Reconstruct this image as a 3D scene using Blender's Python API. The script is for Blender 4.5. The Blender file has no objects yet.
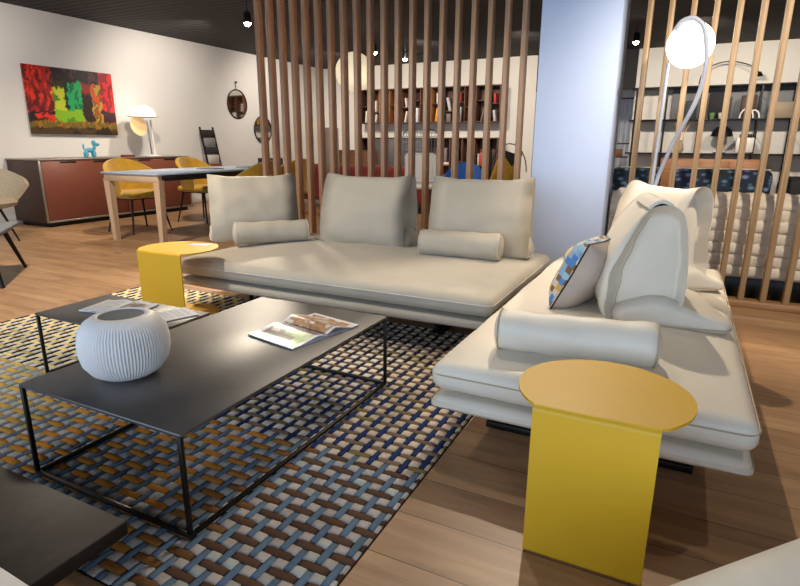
import bpy, bmesh, math, random
from math import pi, sin, cos, tan, radians, sqrt, atan2
from mathutils import Vector, Matrix, noise
random.seed(7)
SC = bpy.context.scene
COL = SC.collection

# ------------------------------------------------------------------ materials
def srgb(h):
    if isinstance(h, str):
        h = h.lstrip('#'); c = [int(h[i:i+2], 16)/255 for i in (0, 2, 4)]
    else: c = h
    return tuple((x/12.92 if x <= .04045 else ((x+.055)/1.055)**2.4) for x in c) + (1,)
def N(nt, t, **kw):
    n = nt.nodes.new(t)
    for k, v in kw.items():
        if k in n.inputs: n.inputs[k].default_value = v
        else: setattr(n, k, v)
    return n
def newmat(name):
    m = bpy.data.materials.new(name); m.use_nodes = True
    nt = m.node_tree; b = nt.nodes['Principled BSDF']
    return m, nt, b
def mat(name, col, rough=.6, metal=0, var=.08, scale=12, bump=0, bscale=200, emit=None, estr=0, stretch=(1, 1, 1), sheen=0, spec=None, alpha=None, trans=0, ior=None):
    """surface colour with a gentle noise variation and an optional fine bump"""
    m, nt, b = newmat(name); L = nt.links
    c = srgb(col)
    tc = N(nt, 'ShaderNodeTexCoord'); mp = N(nt, 'ShaderNodeMapping'); mp.inputs['Scale'].default_value = stretch
    L.new(tc.outputs['Object'], mp.inputs['Vector'])
    nz = N(nt, 'ShaderNodeTexNoise', Scale=scale, Detail=4.0)
    L.new(mp.outputs[0], nz.inputs['Vector'])
    mx = N(nt, 'ShaderNodeMix', data_type='RGBA')
    d = tuple(max(0, x*(1-var*2)) for x in c[:3])+(1,); e = tuple(min(1, x*(1+var)) for x in c[:3])+(1,)
    mx.inputs['A'].default_value = d; mx.inputs['B'].default_value = e
    L.new(nz.outputs['Fac'], mx.inputs['Factor']); L.new(mx.outputs['Result'], b.inputs['Base Color'])
    b.inputs['Roughness'].default_value = rough; b.inputs['Metallic'].default_value = metal
    if spec is not None: b.inputs['Specular IOR Level'].default_value = spec
    if sheen: b.inputs['Sheen Weight'].default_value = sheen
    if ior: b.inputs['IOR'].default_value = ior
    if trans: b.inputs['Transmission Weight'].default_value = trans
    if bump:
        n2 = N(nt, 'ShaderNodeTexNoise', Scale=bscale, Detail=3.0); L.new(mp.outputs[0], n2.inputs['Vector'])
        bp = N(nt, 'ShaderNodeBump', Strength=bump, Distance=.003); L.new(n2.outputs['Fac'], bp.inputs['Height'])
        L.new(bp.outputs[0], b.inputs['Normal'])
    if emit:
        b.inputs['Emission Color'].default_value = srgb(emit); b.inputs['Emission Strength'].default_value = estr
    return m
def ramp(nt, stops, interp='LINEAR'):
    r = nt.nodes.new('ShaderNodeValToRGB'); cr = r.color_ramp; cr.interpolation = interp
    while len(cr.elements) < len(stops): cr.elements.new(.5)
    for e, (p, c) in zip(cr.elements, stops): e.position = p; e.color = srgb(c)
    return r
def mat_floor():
    m, nt, b = newmat('oak_planks'); L = nt.links
    tc = N(nt, 'ShaderNodeTexCoord')
    br = N(nt, 'ShaderNodeTexBrick', Scale=1.0); br.offset = .37; br.offset_frequency = 2
    br.inputs['Brick Width'].default_value = 1.9; br.inputs['Row Height'].default_value = .19; br.inputs['Mortar Size'].default_value = .0016
    br.inputs['Mortar Smooth'].default_value = .2
    br.inputs['Color1'].default_value = (0, 0, 0, 1); br.inputs['Color2'].default_value = (1, 1, 1, 1); br.inputs['Mortar'].default_value = (.5, .5, .5, 1)
    L.new(tc.outputs['Object'], br.inputs['Vector'])
    mp = N(nt, 'ShaderNodeMapping'); mp.inputs['Scale'].default_value = (1.1, 9, 1); L.new(tc.outputs['Object'], mp.inputs['Vector'])
    ad = N(nt, 'ShaderNodeVectorMath', operation='ADD'); sc = N(nt, 'ShaderNodeVectorMath', operation='SCALE'); sc.inputs['Scale'].default_value = 7
    L.new(br.outputs['Color'], sc.inputs[0]); L.new(mp.outputs[0], ad.inputs[0]); L.new(sc.outputs[0], ad.inputs[1])
    nz = N(nt, 'ShaderNodeTexNoise', Scale=1.6, Detail=8.0, Roughness=.62, Distortion=.6); L.new(ad.outputs[0], nz.inputs['Vector'])
    r = ramp(nt, [(.2, '#845f44'), (.42, '#a5805d'), (.58, '#b48f6a'), (.8, '#c5a37d')]); L.new(nz.outputs['Fac'], r.inputs[0])
    # knots
    mk = N(nt, 'ShaderNodeMapping'); mk.inputs['Scale'].default_value = (2.2, 5.2, 1); L.new(tc.outputs['Object'], mk.inputs['Vector'])
    vo = N(nt, 'ShaderNodeTexVoronoi', Scale=1.0); L.new(mk.outputs[0], vo.inputs['Vector'])
    kr = ramp(nt, [(0, '#4c3323'), (.07, '#6d4c33'), (.17, '#ffffff')]); L.new(vo.outputs['Distance'], kr.inputs[0])
    n3 = N(nt, 'ShaderNodeTexNoise', Scale=1.3, Detail=2.0); L.new(tc.outputs['Object'], n3.inputs['Vector'])
    gt = N(nt, 'ShaderNodeMapRange'); gt.inputs['From Min'].default_value = .45; gt.inputs['From Max'].default_value = .6; L.new(n3.outputs['Fac'], gt.inputs['Value'])
    mm = N(nt, 'ShaderNodeMath', operation='MULTIPLY'); mm.inputs[1].default_value = .8; L.new(gt.outputs[0], mm.inputs[0])
    mu = N(nt, 'ShaderNodeMix', data_type='RGBA', blend_type='MULTIPLY'); L.new(mm.outputs[0], mu.inputs['Factor'])
    L.new(r.outputs[0], mu.inputs['A']); L.new(kr.outputs[0], mu.inputs['B'])
    # per plank tone
    pt = N(nt, 'ShaderNodeMix', data_type='RGBA', blend_type='MULTIPLY'); pr = ramp(nt, [(0, '#dedad6'), (1, '#ffffff')]); L.new(br.outputs['Color'], pr.inputs[0])
    pt.inputs['Factor'].default_value = 1; L.new(mu.outputs['Result'], pt.inputs['A']); L.new(pr.outputs[0], pt.inputs['B'])
    ml = N(nt, 'ShaderNodeMix', data_type='RGBA'); L.new(br.outputs['Fac'], ml.inputs['Factor']); L.new(pt.outputs['Result'], ml.inputs['A']); ml.inputs['B'].default_value = srgb('#4a3220')
    L.new(ml.outputs['Result'], b.inputs['Base Color'])
    b.inputs['Roughness'].default_value = .42
    bp = N(nt, 'ShaderNodeBump', Strength=.12, Distance=.004); L.new(nz.outputs['Fac'], bp.inputs['Height']); L.new(bp.outputs[0], b.inputs['Normal'])
    return m
def mat_wood(name, c1, c2, rough=.5, axis='Z'):
    m, nt, b = newmat(name); L = nt.links
    tc = N(nt, 'ShaderNodeTexCoord'); mp = N(nt, 'ShaderNodeMapping')
    mp.inputs['Scale'].default_value = {'Z': (22, 22, 1.2), 'X': (1.2, 22, 22), 'Y': (22, 1.2, 22)}[axis]
    L.new(tc.outputs['Object'], mp.inputs['Vector'])
    nz = N(nt, 'ShaderNodeTexNoise', Scale=2.0, Detail=6.0, Distortion=.4); L.new(mp.outputs[0], nz.inputs['Vector'])
    r = ramp(nt, [(.3, c1), (.7, c2)]); L.new(nz.outputs['Fac'], r.inputs[0]); L.new(r.outputs[0], b.inputs['Base Color'])
    b.inputs['Roughness'].default_value = rough
    return m
def mat_attr(name, rough=.7, bump=0, bscale=500, spec=.5):
    m, nt, b = newmat(name); L = nt.links
    a = N(nt, 'ShaderNodeAttribute'); a.attribute_name = 'pigment'
    nz = N(nt, 'ShaderNodeTexNoise', Scale=60.0, Detail=3.0); tc = N(nt, 'ShaderNodeTexCoord'); L.new(tc.outputs['Object'], nz.inputs['Vector'])
    mr = N(nt, 'ShaderNodeMapRange'); mr.inputs['To Min'].default_value = .8; mr.inputs['To Max'].default_value = 1.15; L.new(nz.outputs['Fac'], mr.inputs['Value'])
    sc = N(nt, 'ShaderNodeVectorMath', operation='SCALE'); L.new(a.outputs['Color'], sc.inputs[0]); L.new(mr.outputs[0], sc.inputs['Scale'])
    L.new(sc.outputs[0], b.inputs['Base Color']); b.inputs['Roughness'].default_value = rough; b.inputs['Specular IOR Level'].default_value = spec
    if bump:
        n2 = N(nt, 'ShaderNodeTexNoise', Scale=bscale, Detail=2.0); L.new(tc.outputs['Object'], n2.inputs['Vector'])
        bp = N(nt, 'ShaderNodeBump', Strength=bump, Distance=.003); L.new(n2.outputs['Fac'], bp.inputs['Height']); L.new(bp.outputs[0], b.inputs['Normal'])
    return m
def mat_leaf():
    m, nt, b = newmat('leaf_print'); L = nt.links
    tc = N(nt, 'ShaderNodeTexCoord'); mp = N(nt, 'ShaderNodeMapping'); mp.inputs['Scale'].default_value = (1, 1, 1.6); mp.inputs['Rotation'].default_value = (0, .6, 0)
    L.new(tc.outputs['Object'], mp.inputs['Vector'])
    vo = N(nt, 'ShaderNodeTexVoronoi', Scale=15.0); L.new(mp.outputs[0], vo.inputs['Vector'])
    r = ramp(nt, [(0, '#8fa3bd'), (.3, '#5d7898'), (.42, '#1c2a47'), (1, '#10151f')]); L.new(vo.outputs['Distance'], r.inputs[0])
    v2 = N(nt, 'ShaderNodeTexVoronoi', Scale=11.0); L.new(mp.outputs[0], v2.inputs['Vector'])
    mx = N(nt, 'ShaderNodeMix', data_type='RGBA', blend_type='MULTIPLY'); mx.inputs['Factor'].default_value = .45
    L.new(r.outputs[0], mx.inputs['A']); L.new(v2.outputs['Color'], mx.inputs['B']); L.new(mx.outputs['Result'], b.inputs['Base Color'])
    b.inputs['Roughness'].default_value = .8
    return m
def mat_ceiling():
    m, nt, b = newmat('dark_ceiling'); L = nt.links
    tc = N(nt, 'ShaderNodeTexCoord'); w = N(nt, 'ShaderNodeTexWave', Scale=2.4, Distortion=1.2); w.bands_direction = 'Y'
    L.new(tc.outputs['Object'], w.inputs['Vector'])
    r = ramp(nt, [(0, '#1d1719'), (1, '#292124')]); L.new(w.outputs['Fac'], r.inputs[0]); L.new(r.outputs[0], b.inputs['Base Color'])
    bp = N(nt, 'ShaderNodeBump', Strength=.3, Distance=.02); L.new(w.outputs['Fac'], bp.inputs['Height']); L.new(bp.outputs[0], b.inputs['Normal'])
    b.inputs['Roughness'].default_value = .8
    return m
def mat_tiles():
    m, nt, b = newmat('patchwork_print'); L = nt.links
    tc = N(nt, 'ShaderNodeTexCoord'); mp = N(nt, 'ShaderNodeMapping'); mp.inputs['Rotation'].default_value = (radians(90), 0, 0); L.new(tc.outputs['Object'], mp.inputs['Vector'])
    vo = N(nt, 'ShaderNodeTexVoronoi', Scale=34.0, distance='CHEBYCHEV', Randomness=.35); L.new(mp.outputs[0], vo.inputs['Vector'])
    sp = N(nt, 'ShaderNodeSeparateColor'); L.new(vo.outputs['Color'], sp.inputs[0])
    r = ramp(nt, [(0, '#4a7cb8'), (.2, '#c8bda8'), (.4, '#86a6c4'), (.55, '#d9cdb8'), (.68, '#7a5a3a'), (.8, '#8fb7c9'), (.9, '#c59a4a')], 'CONSTANT'); L.new(sp.outputs[0], r.inputs[0])
    L.new(r.outputs[0], b.inputs['Base Color']); b.inputs['Roughness'].default_value = .8
    return m
def mat_stone():
    m, nt, b = newmat('black_stone'); L = nt.links
    tc = N(nt, 'ShaderNodeTexCoord'); nz = N(nt, 'ShaderNodeTexNoise', Scale=9.0, Detail=9.0, Roughness=.7, Distortion=1.2); L.new(tc.outputs['Object'], nz.inputs['Vector'])
    r = ramp(nt, [(.35, '#14100f'), (.6, '#241e1c'), (.78, '#4d423c')]); L.new(nz.outputs['Fac'], r.inputs[0]); L.new(r.outputs[0], b.inputs['Base Color'])
    b.inputs['Roughness'].default_value = .55; b.inputs['Specular IOR Level'].default_value = .2
    return m

M = dict(
    wall=mat('warm_white_paint', '#dedad4', .85, var=.02, scale=2),
    pillar=mat('pillar_pale_blue', '#c3d2f0', .85, var=.02, scale=2),  # even pale blue base colour over the whole pillar
    floor=mat_floor(), ceiling=mat_ceiling(),
    black=mat('black_metal', '#17130f', .42, .3),
    top=mat('black_table_lacquer', '#302b29', .48, 0, var=.25, scale=5, bump=.14, bscale=14, ior=2.2, stretch=(1, 3.5, 1)),
    slat=mat_wood('walnut_slat', '#94725a', '#b89576', .42),
    rslat=mat_wood('oak_slat', '#8c6f50', '#b0926c', .45),
    rail=mat_wood('oak_rail', '#7b5836', '#a27a50', .5, 'X'),
    grey_leather=mat('greige_suede', '#b0a797', .72, var=.06, scale=6, bump=.15, bscale=90, sheen=.15),
    cream_leather=mat('cream_leather', '#ddd3c2', .5, var=.03, scale=6, bump=.12, bscale=120),
    cream_pipe=mat('tan_piping', '#b9a588', .6), grey_pipe=mat('light_piping', '#cfc7ba', .6),
    yellow=mat('yellow_lacquer', '#d6a61b', .5, var=.02),
    velvet=mat('yellow_velvet', '#c0920c', .75, var=.22, scale=14, bump=.3, bscale=60, sheen=.4),
    rug=mat_attr('rug_wool', .95, .5, 420, .1), paint=mat_attr('oil_paint', .5), page=mat_attr('printed_page', .35),
    vase=mat('ribbed_white_ceramic', '#ded9d6', .5, var=.02), vase_disc=mat('vase_grey_disc', '#5a6264', .5),
    paper=mat('paper', '#dcdcde', .5, var=.03),
    side_brown=mat('dark_brown_leather', '#45302a', .5, var=.06), door_brown=mat('russet_leather', '#7a4231', .5, var=.05),
    alu=mat('satin_aluminium', '#a89f94', .35, .7), chrome=mat('chrome', '#c0c0c4', .15, 1),
    oak=mat_wood('pale_oak', '#b59577', '#cbae8e', .55), oakX=mat_wood('pale_oak_rail', '#b59577', '#cbae8e', .55, 'X'),
    tabletop=mat('pale_blue_grey_ceramic', '#a9b6cb', .3, var=.03),
    beige=mat('beige_boucle', '#a99a84', .9, var=.15, scale=40, bump=.6, bscale=120),
    slate=mat('slate_grey_top', '#6d727a', .5), red=mat('red_velvet', '#7c1418', .8, var=.2, bump=.2, bscale=50, sheen=.3),
    walnut=mat_wood('shelf_walnut', '#4a3227', '#694838', .5, 'X'), walnut_lit=mat_wood('shelf_walnut_lit', '#8a5a34', '#b07a48', .5),  # walnut_lit is the same walnut with lamplight put into its colour
    grey_door=mat('charcoal_door', '#55555b', .6), globe=mat('opal_globe', '#ffffff', .4, emit='#fffaf2', estr=3.2),
    lantern=mat('paper_lantern', '#f5ead2', .8, emit='#ffecc4', estr=.55), bulb=mat('spot_bulb', '#ffffff', .4, emit='#fff1d8', estr=45),
    lamp_glow=mat('lit_lamp_dome', '#ffffff', .4, emit='#fffaf0', estr=1.6),
    blue=mat('royal_blue_shell', '#1c62b4', .5), turq=mat('turquoise_gloss', '#4fa6c4', .25), redbox=mat('red_box', '#8c2226', .5),
    mirror=mat('mirror_glass', '#c9c5c0', .05, 1, var=0), white=mat('white_lacquer', '#e6e3de', .4), lilac=mat('cool_white_tube', '#aeb2bf', .4),
    quilt=mat('quilted_cream', '#d8cbb8', .75, bump=.15, bscale=150), leaf=mat_leaf(), dark=mat('charcoal_fabric', '#232226', .8),
    tiles=mat_tiles(), mauve=mat('beige_lilac_linen', '#b9aca0', .85, bump=.3, bscale=200), stone=mat_stone(),
    pouf=mat('white_leather', '#dcd8cf', .5, bump=.1, bscale=120), curtain=mat('white_curtain', '#dfe4ee', .8), grey=mat('mid_grey', '#77787d', .6),
    wood_mid=mat_wood('mid_walnut', '#8f5f3c', '#a9754c', .5, 'X'), amber=mat('amber_shade', '#e0bd84', .5, emit='#ffd69a', estr=.35),
    glass=mat('clear_glass', '#ffffff', .02, trans=1), steel=mat('brushed_steel', '#8a8a8c', .3, .9), pink=mat('magenta_print', '#c3315e', .6),
    carbon=mat('black_plastic', '#141414', .4), basew=mat('white_skirting', '#d9d6d0', .6),
)
def bookmat(h): 
    k = 'b'+h
    if k not in M: M[k] = mat('cover_'+h[1:], h, .6)
    return M[k]

# ------------------------------------------------------------------ mesh builder
class MB:
    def __init__(s): s.v = []; s.f = []; s.sm = []; s.c = None
    def add(s, vs, fs, smooth=False):
        o = len(s.v); s.v += [tuple(p) for p in vs]; s.f += [tuple(i+o for i in f) for f in fs]; s.sm += [smooth]*len(fs); return s
    def xf(s, start, mtx):
        for i in range(start, len(s.v)): s.v[i] = tuple(mtx @ Vector(s.v[i]))
    def box(s, x0, x1, y0, y1, z0, z1, b=.003):
        """box with chamfered edges"""
        b = min(b, (x1-x0)*.3, (y1-y0)*.3, (z1-z0)*.3)
        vs = []; idx = {}
        for ix in (0, 1):
            for iy in (0, 1):
                for iz in (0, 1):
                    X, Y, Z = (x0, x1)[ix], (y0, y1)[iy], (z0, z1)[iz]
                    sx, sy, sz = (b, -b)[ix], (b, -b)[iy], (b, -b)[iz]
                    for a, p in (('x', (X, Y+sy, Z+sz)), ('y', (X+sx, Y, Z+sz)), ('z', (X+sx, Y+sy, Z))):
                        idx[(ix, iy, iz, a)] = len(vs); vs.append(p)
        fs = []
        g = lambda i, j, k, a: idx[(i, j, k, a)]
        for i in (0, 1):
            q = [g(i, 0, 0, 'x'), g(i, 1, 0, 'x'), g(i, 1, 1, 'x'), g(i, 0, 1, 'x')]; fs.append(q if i else q[::-1])
            q = [g(0, i, 0, 'y'), g(0, i, 1, 'y'), g(1, i, 1, 'y'), g(1, i, 0, 'y')]; fs.append(q if i else q[::-1])
            q = [g(0, 0, i, 'z'), g(1, 0, i, 'z'), g(1, 1, i, 'z'), g(0, 1, i, 'z')]; fs.append(q if i else q[::-1])
        for i in (0, 1):
            for j in (0, 1):
                fl = (i == j)
                q = [g(i, j, 0, 'x'), g(i, j, 0, 'y'), g(i, j, 1, 'y'), g(i, j, 1, 'x')]; fs.append(q if fl else q[::-1])
                q = [g(0, i, j, 'y'), g(0, i, j, 'z'), g(1, i, j, 'z'), g(1, i, j, 'y')]; fs.append(q if fl else q[::-1])
                q = [g(i, 0, j, 'z'), g(i, 0, j, 'x'), g(i, 1, j, 'x'), g(i, 1, j, 'z')]; fs.append(q if fl else q[::-1])
        for i in (0, 1):
            for j in (0, 1):
                for k in (0, 1):
                    q = [g(i, j, k, 'x'), g(i, j, k, 'y'), g(i, j, k, 'z')]; fs.append(q if (i+j+k) % 2 else q[::-1])
        return s.add(vs, fs)
    def soft(s, x0, x1, y0, y1, z0, z1, r, fn=None, n=10, k=4):
        """rounded box on a fine grid; fn(p, u) may push each point (u in -1..1)"""
        c = Vector(((x0+x1)/2, (y0+y1)/2, (z0+z1)/2)); h = Vector(((x1-x0)/2, (y1-y0)/2, (z1-z0)/2))
        def ax(hh, nn):
            rr = min(r, hh*.999); a = [-hh+rr*i/k for i in range(k)]; m = 2*(hh-rr)
            nn = max(1, nn if m > .03 else 1); a += [-(hh-rr)+m*i/nn for i in range(nn+1)]; a += [hh-rr+rr*(i+1)/k for i in range(k)]
            return a
        A = [ax(h[i], n if h[i] > .08 else 3) for i in range(3)]
        pts = {}; vs = []; fs = []
        def vid(i, j, l):
            key = (i, j, l)
            if key in pts: return pts[key]
            p = Vector((A[0][i], A[1][j], A[2][l])); inn = Vector([max(-(h[q]-min(r, h[q]*.999)), min(h[q]-min(r, h[q]*.999), p[q])) for q in range(3)])
            d = p-inn; dl = d.length
            if dl > 1e-9: p = inn+d/dl*min(r, max(abs(d[0]), abs(d[1]), abs(d[2]))*1.0)
            u = Vector([p[q]/h[q] for q in range(3)])
            if fn: p = Vector(fn(p.copy(), u))
            pts[key] = len(vs); vs.append(p+c); return pts[key]
        n0, n1, n2 = len(A[0])-1, len(A[1])-1, len(A[2])-1
        for l in (0, n2):
            for i in range(n0):
                for j in range(n1):
                    q = [vid(i, j, l), vid(i+1, j, l), vid(i+1, j+1, l), vid(i, j+1, l)]; fs.append(q if l else q[::-1])
        for j in (0, n1):
            for i in range(n0):
                for l in range(n2):
                    q = [vid(i, j, l), vid(i+1, j, l), vid(i+1, j, l+1), vid(i, j, l+1)]; fs.append(q[::-1] if j else q)
        for i in (0, n0):
            for j in range(n1):
                for l in range(n2):
                    q = [vid(i, j, l), vid(i, j+1, l), vid(i, j+1, l+1), vid(i, j, l+1)]; fs.append(q if i else q[::-1])
        return s.add(vs, fs, True)
    def tube(s, pts, r, n=8, closed=False, smooth=True, taper=None):
        P = [Vector(p) for p in pts]; m = len(P); vs = []; fs = []
        prev = None
        for i in range(m):
            if closed: t = (P[(i+1) % m]-P[i-1])
            else: t = P[min(i+1, m-1)]-P[max(i-1, 0)]
            t.normalize()
            if prev is None:
                a = Vector((0, 0, 1)) if abs(t.z) < .9 else Vector((1, 0, 0)); nrm = t.cross(a).normalized()
            else: nrm = (prev-t*prev.dot(t)).normalized()
            prev = nrm; bn = t.cross(nrm)
            rr = r if taper is None else r*(1+(taper-1)*i/(m-1))
            for j in range(n): vs.append(P[i]+nrm*rr*cos(2*pi*j/n)+bn*rr*sin(2*pi*j/n))
        for i in range(m if closed else m-1):
            for j in range(n):
                a = i*n+j; b_ = i*n+(j+1) % n; c = ((i+1) % m)*n+(j+1) % n; d = ((i+1) % m)*n+j; fs.append((a, b_, c, d))
        if not closed: fs += [tuple(range(n))[::-1], tuple((m-1)*n+j for j in range(n))]
        return s.add(vs, fs, smooth)
    def bar(s, a, b, w, d=None):
        """square bar from a to b"""
        d = d or w; a = Vector(a); b = Vector(b); t = (b-a).normalized(); up = Vector((0, 0, 1)) if abs(t.z) < .9 else Vector((0, 1, 0))
        x = t.cross(up).normalized(); y = x.cross(t); vs = [q+x*sx*w/2+y*sy*d/2 for q in (a, b) for sx, sy in ((-1, -1), (1, -1), (1, 1), (-1, 1))]
        return s.add(vs, [(0, 1, 2, 3), (7, 6, 5, 4), (0, 4, 5, 1), (1, 5, 6, 2), (2, 6, 7, 3), (3, 7, 4, 0)])
    def lathe(s, prof, n=32, cx=0, cy=0, rf=None, smooth=True):
        vs = []; fs = []; m = len(prof)
        for i, (r, z) in enumerate(prof):
            for j in range(n):
                a = 2*pi*j/n; rr = r if rf is None else rf(r, z, a, i); vs.append((cx+rr*cos(a), cy+rr*sin(a), z))
        for i in range(m-1):
            for j in range(n): fs.append((i*n+j, i*n+(j+1) % n, (i+1)*n+(j+1) % n, (i+1)*n+j))
        if prof[0][0] > 1e-4: fs.append(tuple(range(n))[::-1])
        if prof[-1][0] > 1e-4: fs.append(tuple((m-1)*n+j for j in range(n)))
        return s.add(vs, fs, smooth)
    def prism(s, outline, z0, z1, smooth=False):
        n = len(outline); vs = [(x, y, z0) for x, y in outline]+[(x, y, z1) for x, y in outline]
        return s.add(vs, [tuple(range(n))[::-1], tuple(range(n, 2*n))]+[(i, (i+1) % n, (i+1) % n+n, i+n) for i in range(n)], smooth)
    def sheet(s, rows, th, smooth=True):
        """thick sheet from a grid of points rows[i][j]; thickness along local normal"""
        R = [[Vector(p) for p in r] for r in rows]; a = len(R); b = len(R[0]); vs = []
        nr = []
        for i in range(a):
            for j in range(b):
                u = R[min(i+1, a-1)][j]-R[max(i-1, 0)][j]; w = R[i][min(j+1, b-1)]-R[i][max(j-1, 0)]
                nn = u.cross(w); nn = nn.normalized() if nn.length > 1e-9 else Vector((0, 0, 1)); nr.append(nn)
        flat = [p for r in R for p in r]
        vs = [p+q*th/2 for p, q in zip(flat, nr)]+[p-q*th/2 for p, q in zip(flat, nr)]
        o = a*b; fs = []
        for i in range(a-1):
            for j in range(b-1):
                q = (i*b+j, (i+1)*b+j, (i+1)*b+j+1, i*b+j+1); fs.append(q); fs.append(tuple(k+o for k in q[::-1]))
        bd = [j for j in range(b)]+[i*b+b-1 for i in range(1, a)]+[(a-1)*b+j for j in range(b-2, -1, -1)]+[i*b for i in range(a-2, 0, -1)]
        for k in range(len(bd)):
            p, q = bd[k], bd[(k+1) % len(bd)]; fs.append((p, q, q+o, p+o))
        return s.add(vs, fs, smooth)
    def build(s, name, m, parent=None, loc=None, rz=0, sharp=True):
        me = bpy.data.meshes.new(name); me.from_pydata(s.v, [], s.f); me.update()
        me.polygons.foreach_set('use_smooth', s.sm)
        bm = bmesh.new(); bm.from_mesh(me); bmesh.ops.recalc_face_normals(bm, faces=bm.faces[:])
        bm.to_mesh(me); bm.free()
        if sharp:
            try: me.set_sharp_from_angle(angle=radians(50))
            except Exception: pass
        o = bpy.data.objects.new(name, me); COL.objects.link(o)
        if m: me.materials.append(M[m] if isinstance(m, str) else m)
        if parent: o.parent = parent
        if loc: o.location = loc
        if rz: o.rotation_euler = (0, 0, rz)
        return o
def tag(o, label, cat, group=None, kind=None):
    o['label'] = label; o['category'] = cat
    if group: o['group'] = group
    if kind: o['kind'] = kind
    return o
def thing(name, label, cat, loc=(0, 0, 0), rz=0, group=None):
    o = bpy.data.objects.new(name, None); COL.objects.link(o); o.location = loc; o.rotation_euler = (0, 0, rz); o.empty_display_size = .05
    return tag(o, label, cat, group)
def struct(o): o['kind'] = 'structure'; return o
def clone(root, loc, rz, label, group=None):
    r = root.copy(); COL.objects.link(r); r.location = loc; r.rotation_euler = (0, 0, rz); r['label'] = label
    if group: r['group'] = group
    for ch in list(root.children):
        c = ch.copy(); COL.objects.link(c); c.parent = r
        for g in list(ch.children):
            d = g.copy(); COL.objects.link(d); d.parent = c
    return r
def nz(p, f, a): return noise.noise(Vector(p)*f)*a

# ------------------------------------------------------------------ setting
CH = 2.82; YB = 12.0; XL = -8.1; XR = 4.2; YF = -2.6
struct(MB().box(XL-.2, XR+.2, YF-.2, YB+3.2, -.1, 0, 0).build('floor', 'floor'))
struct(MB().box(XL-.2, XR+.2, YF-.2, YB+3.2, CH, CH+.1, 0).build('ceiling', 'ceiling'))
struct(MB().box(XL-.2, XL, YF-.2, YB+3.2, 0, CH, 0).build('wall_left', 'wall'))
struct(MB().box(XR, XR+.2, YF-.2, YB+3.2, 0, CH, 0).build('wall_right', 'wall'))
struct(MB().box(XL, -2.9, YB, YB+.2, 0, CH, 0).box(-1.02, XR, YB, YB+.2, 0, CH, 0).build('wall_back', 'wall'))
struct(MB().box(-2.9, -1.02, YB+3.0, YB+3.2, 0, CH, 0).build('wall_recess', 'wall'))
struct(MB().box(-2.9, -1.02, YB-.02, YB+.2, 2.12, CH, 0).build('wall_bulkhead', 'dark'))
struct(MB().box(XL, XR, YF-.2, YF, 0, .35, 0).box(XL, XR, YF-.2, YF, 2.6, CH, 0).build('wall_front', 'wall'))
wf = MB()
for i in range(6): wf.box(XL+i*2.44, XL+i*2.44+.06, YF-.12, YF-.06, .35, 2.6)
wf = struct(wf.build('window_1', 'white'))
struct(MB().box(XL, XL+.015, YF, YB, 0, .1).build('baseboard_left', 'basew'))
struct(MB().box(XL, -2.9, YB-.015, YB, 0, .1).build('baseboard_back', 'basew'))
struct(MB().box(-1.06, -.505, 4.4, 4.84, 0, CH, .004).build('wall_pillar', 'pillar'))

def slats(name, label, x0, n, y0, xa, xb, m, gap=.1325):
    t = thing(name, label, 'partition', ((xa+xb)/2, y0, 0))
    ox = (xa+xb)/2
    MB().box(xa-ox, xb-ox, 0, .11, 0, .05).build('bottom_rail', 'rail', t)
    MB().box(xa-ox, xb-ox, 0, .11, CH-.05, CH).build('top_rail', 'rail', t)
    sl = MB().box(-.0175, .0175, .015, .095, .05, CH-.05, .002).build('slat', m, t, loc=(x0-ox, 0, 0))
    for i in range(1, n):
        c = sl.copy(); COL.objects.link(c); c.parent = t; c.location = (x0+i*gap-ox, 0, 0)
slats('slat_partition', 'tall partition of brown wooden slats behind the grey sofa', -3.705, 20, 4.4, -3.74, -1.07, 'slat')
slats('slat_partition', 'tall partition of pale oak slats right of the white pillar', -.335, 15, 4.4, -.50, 1.62, 'rslat')

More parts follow.
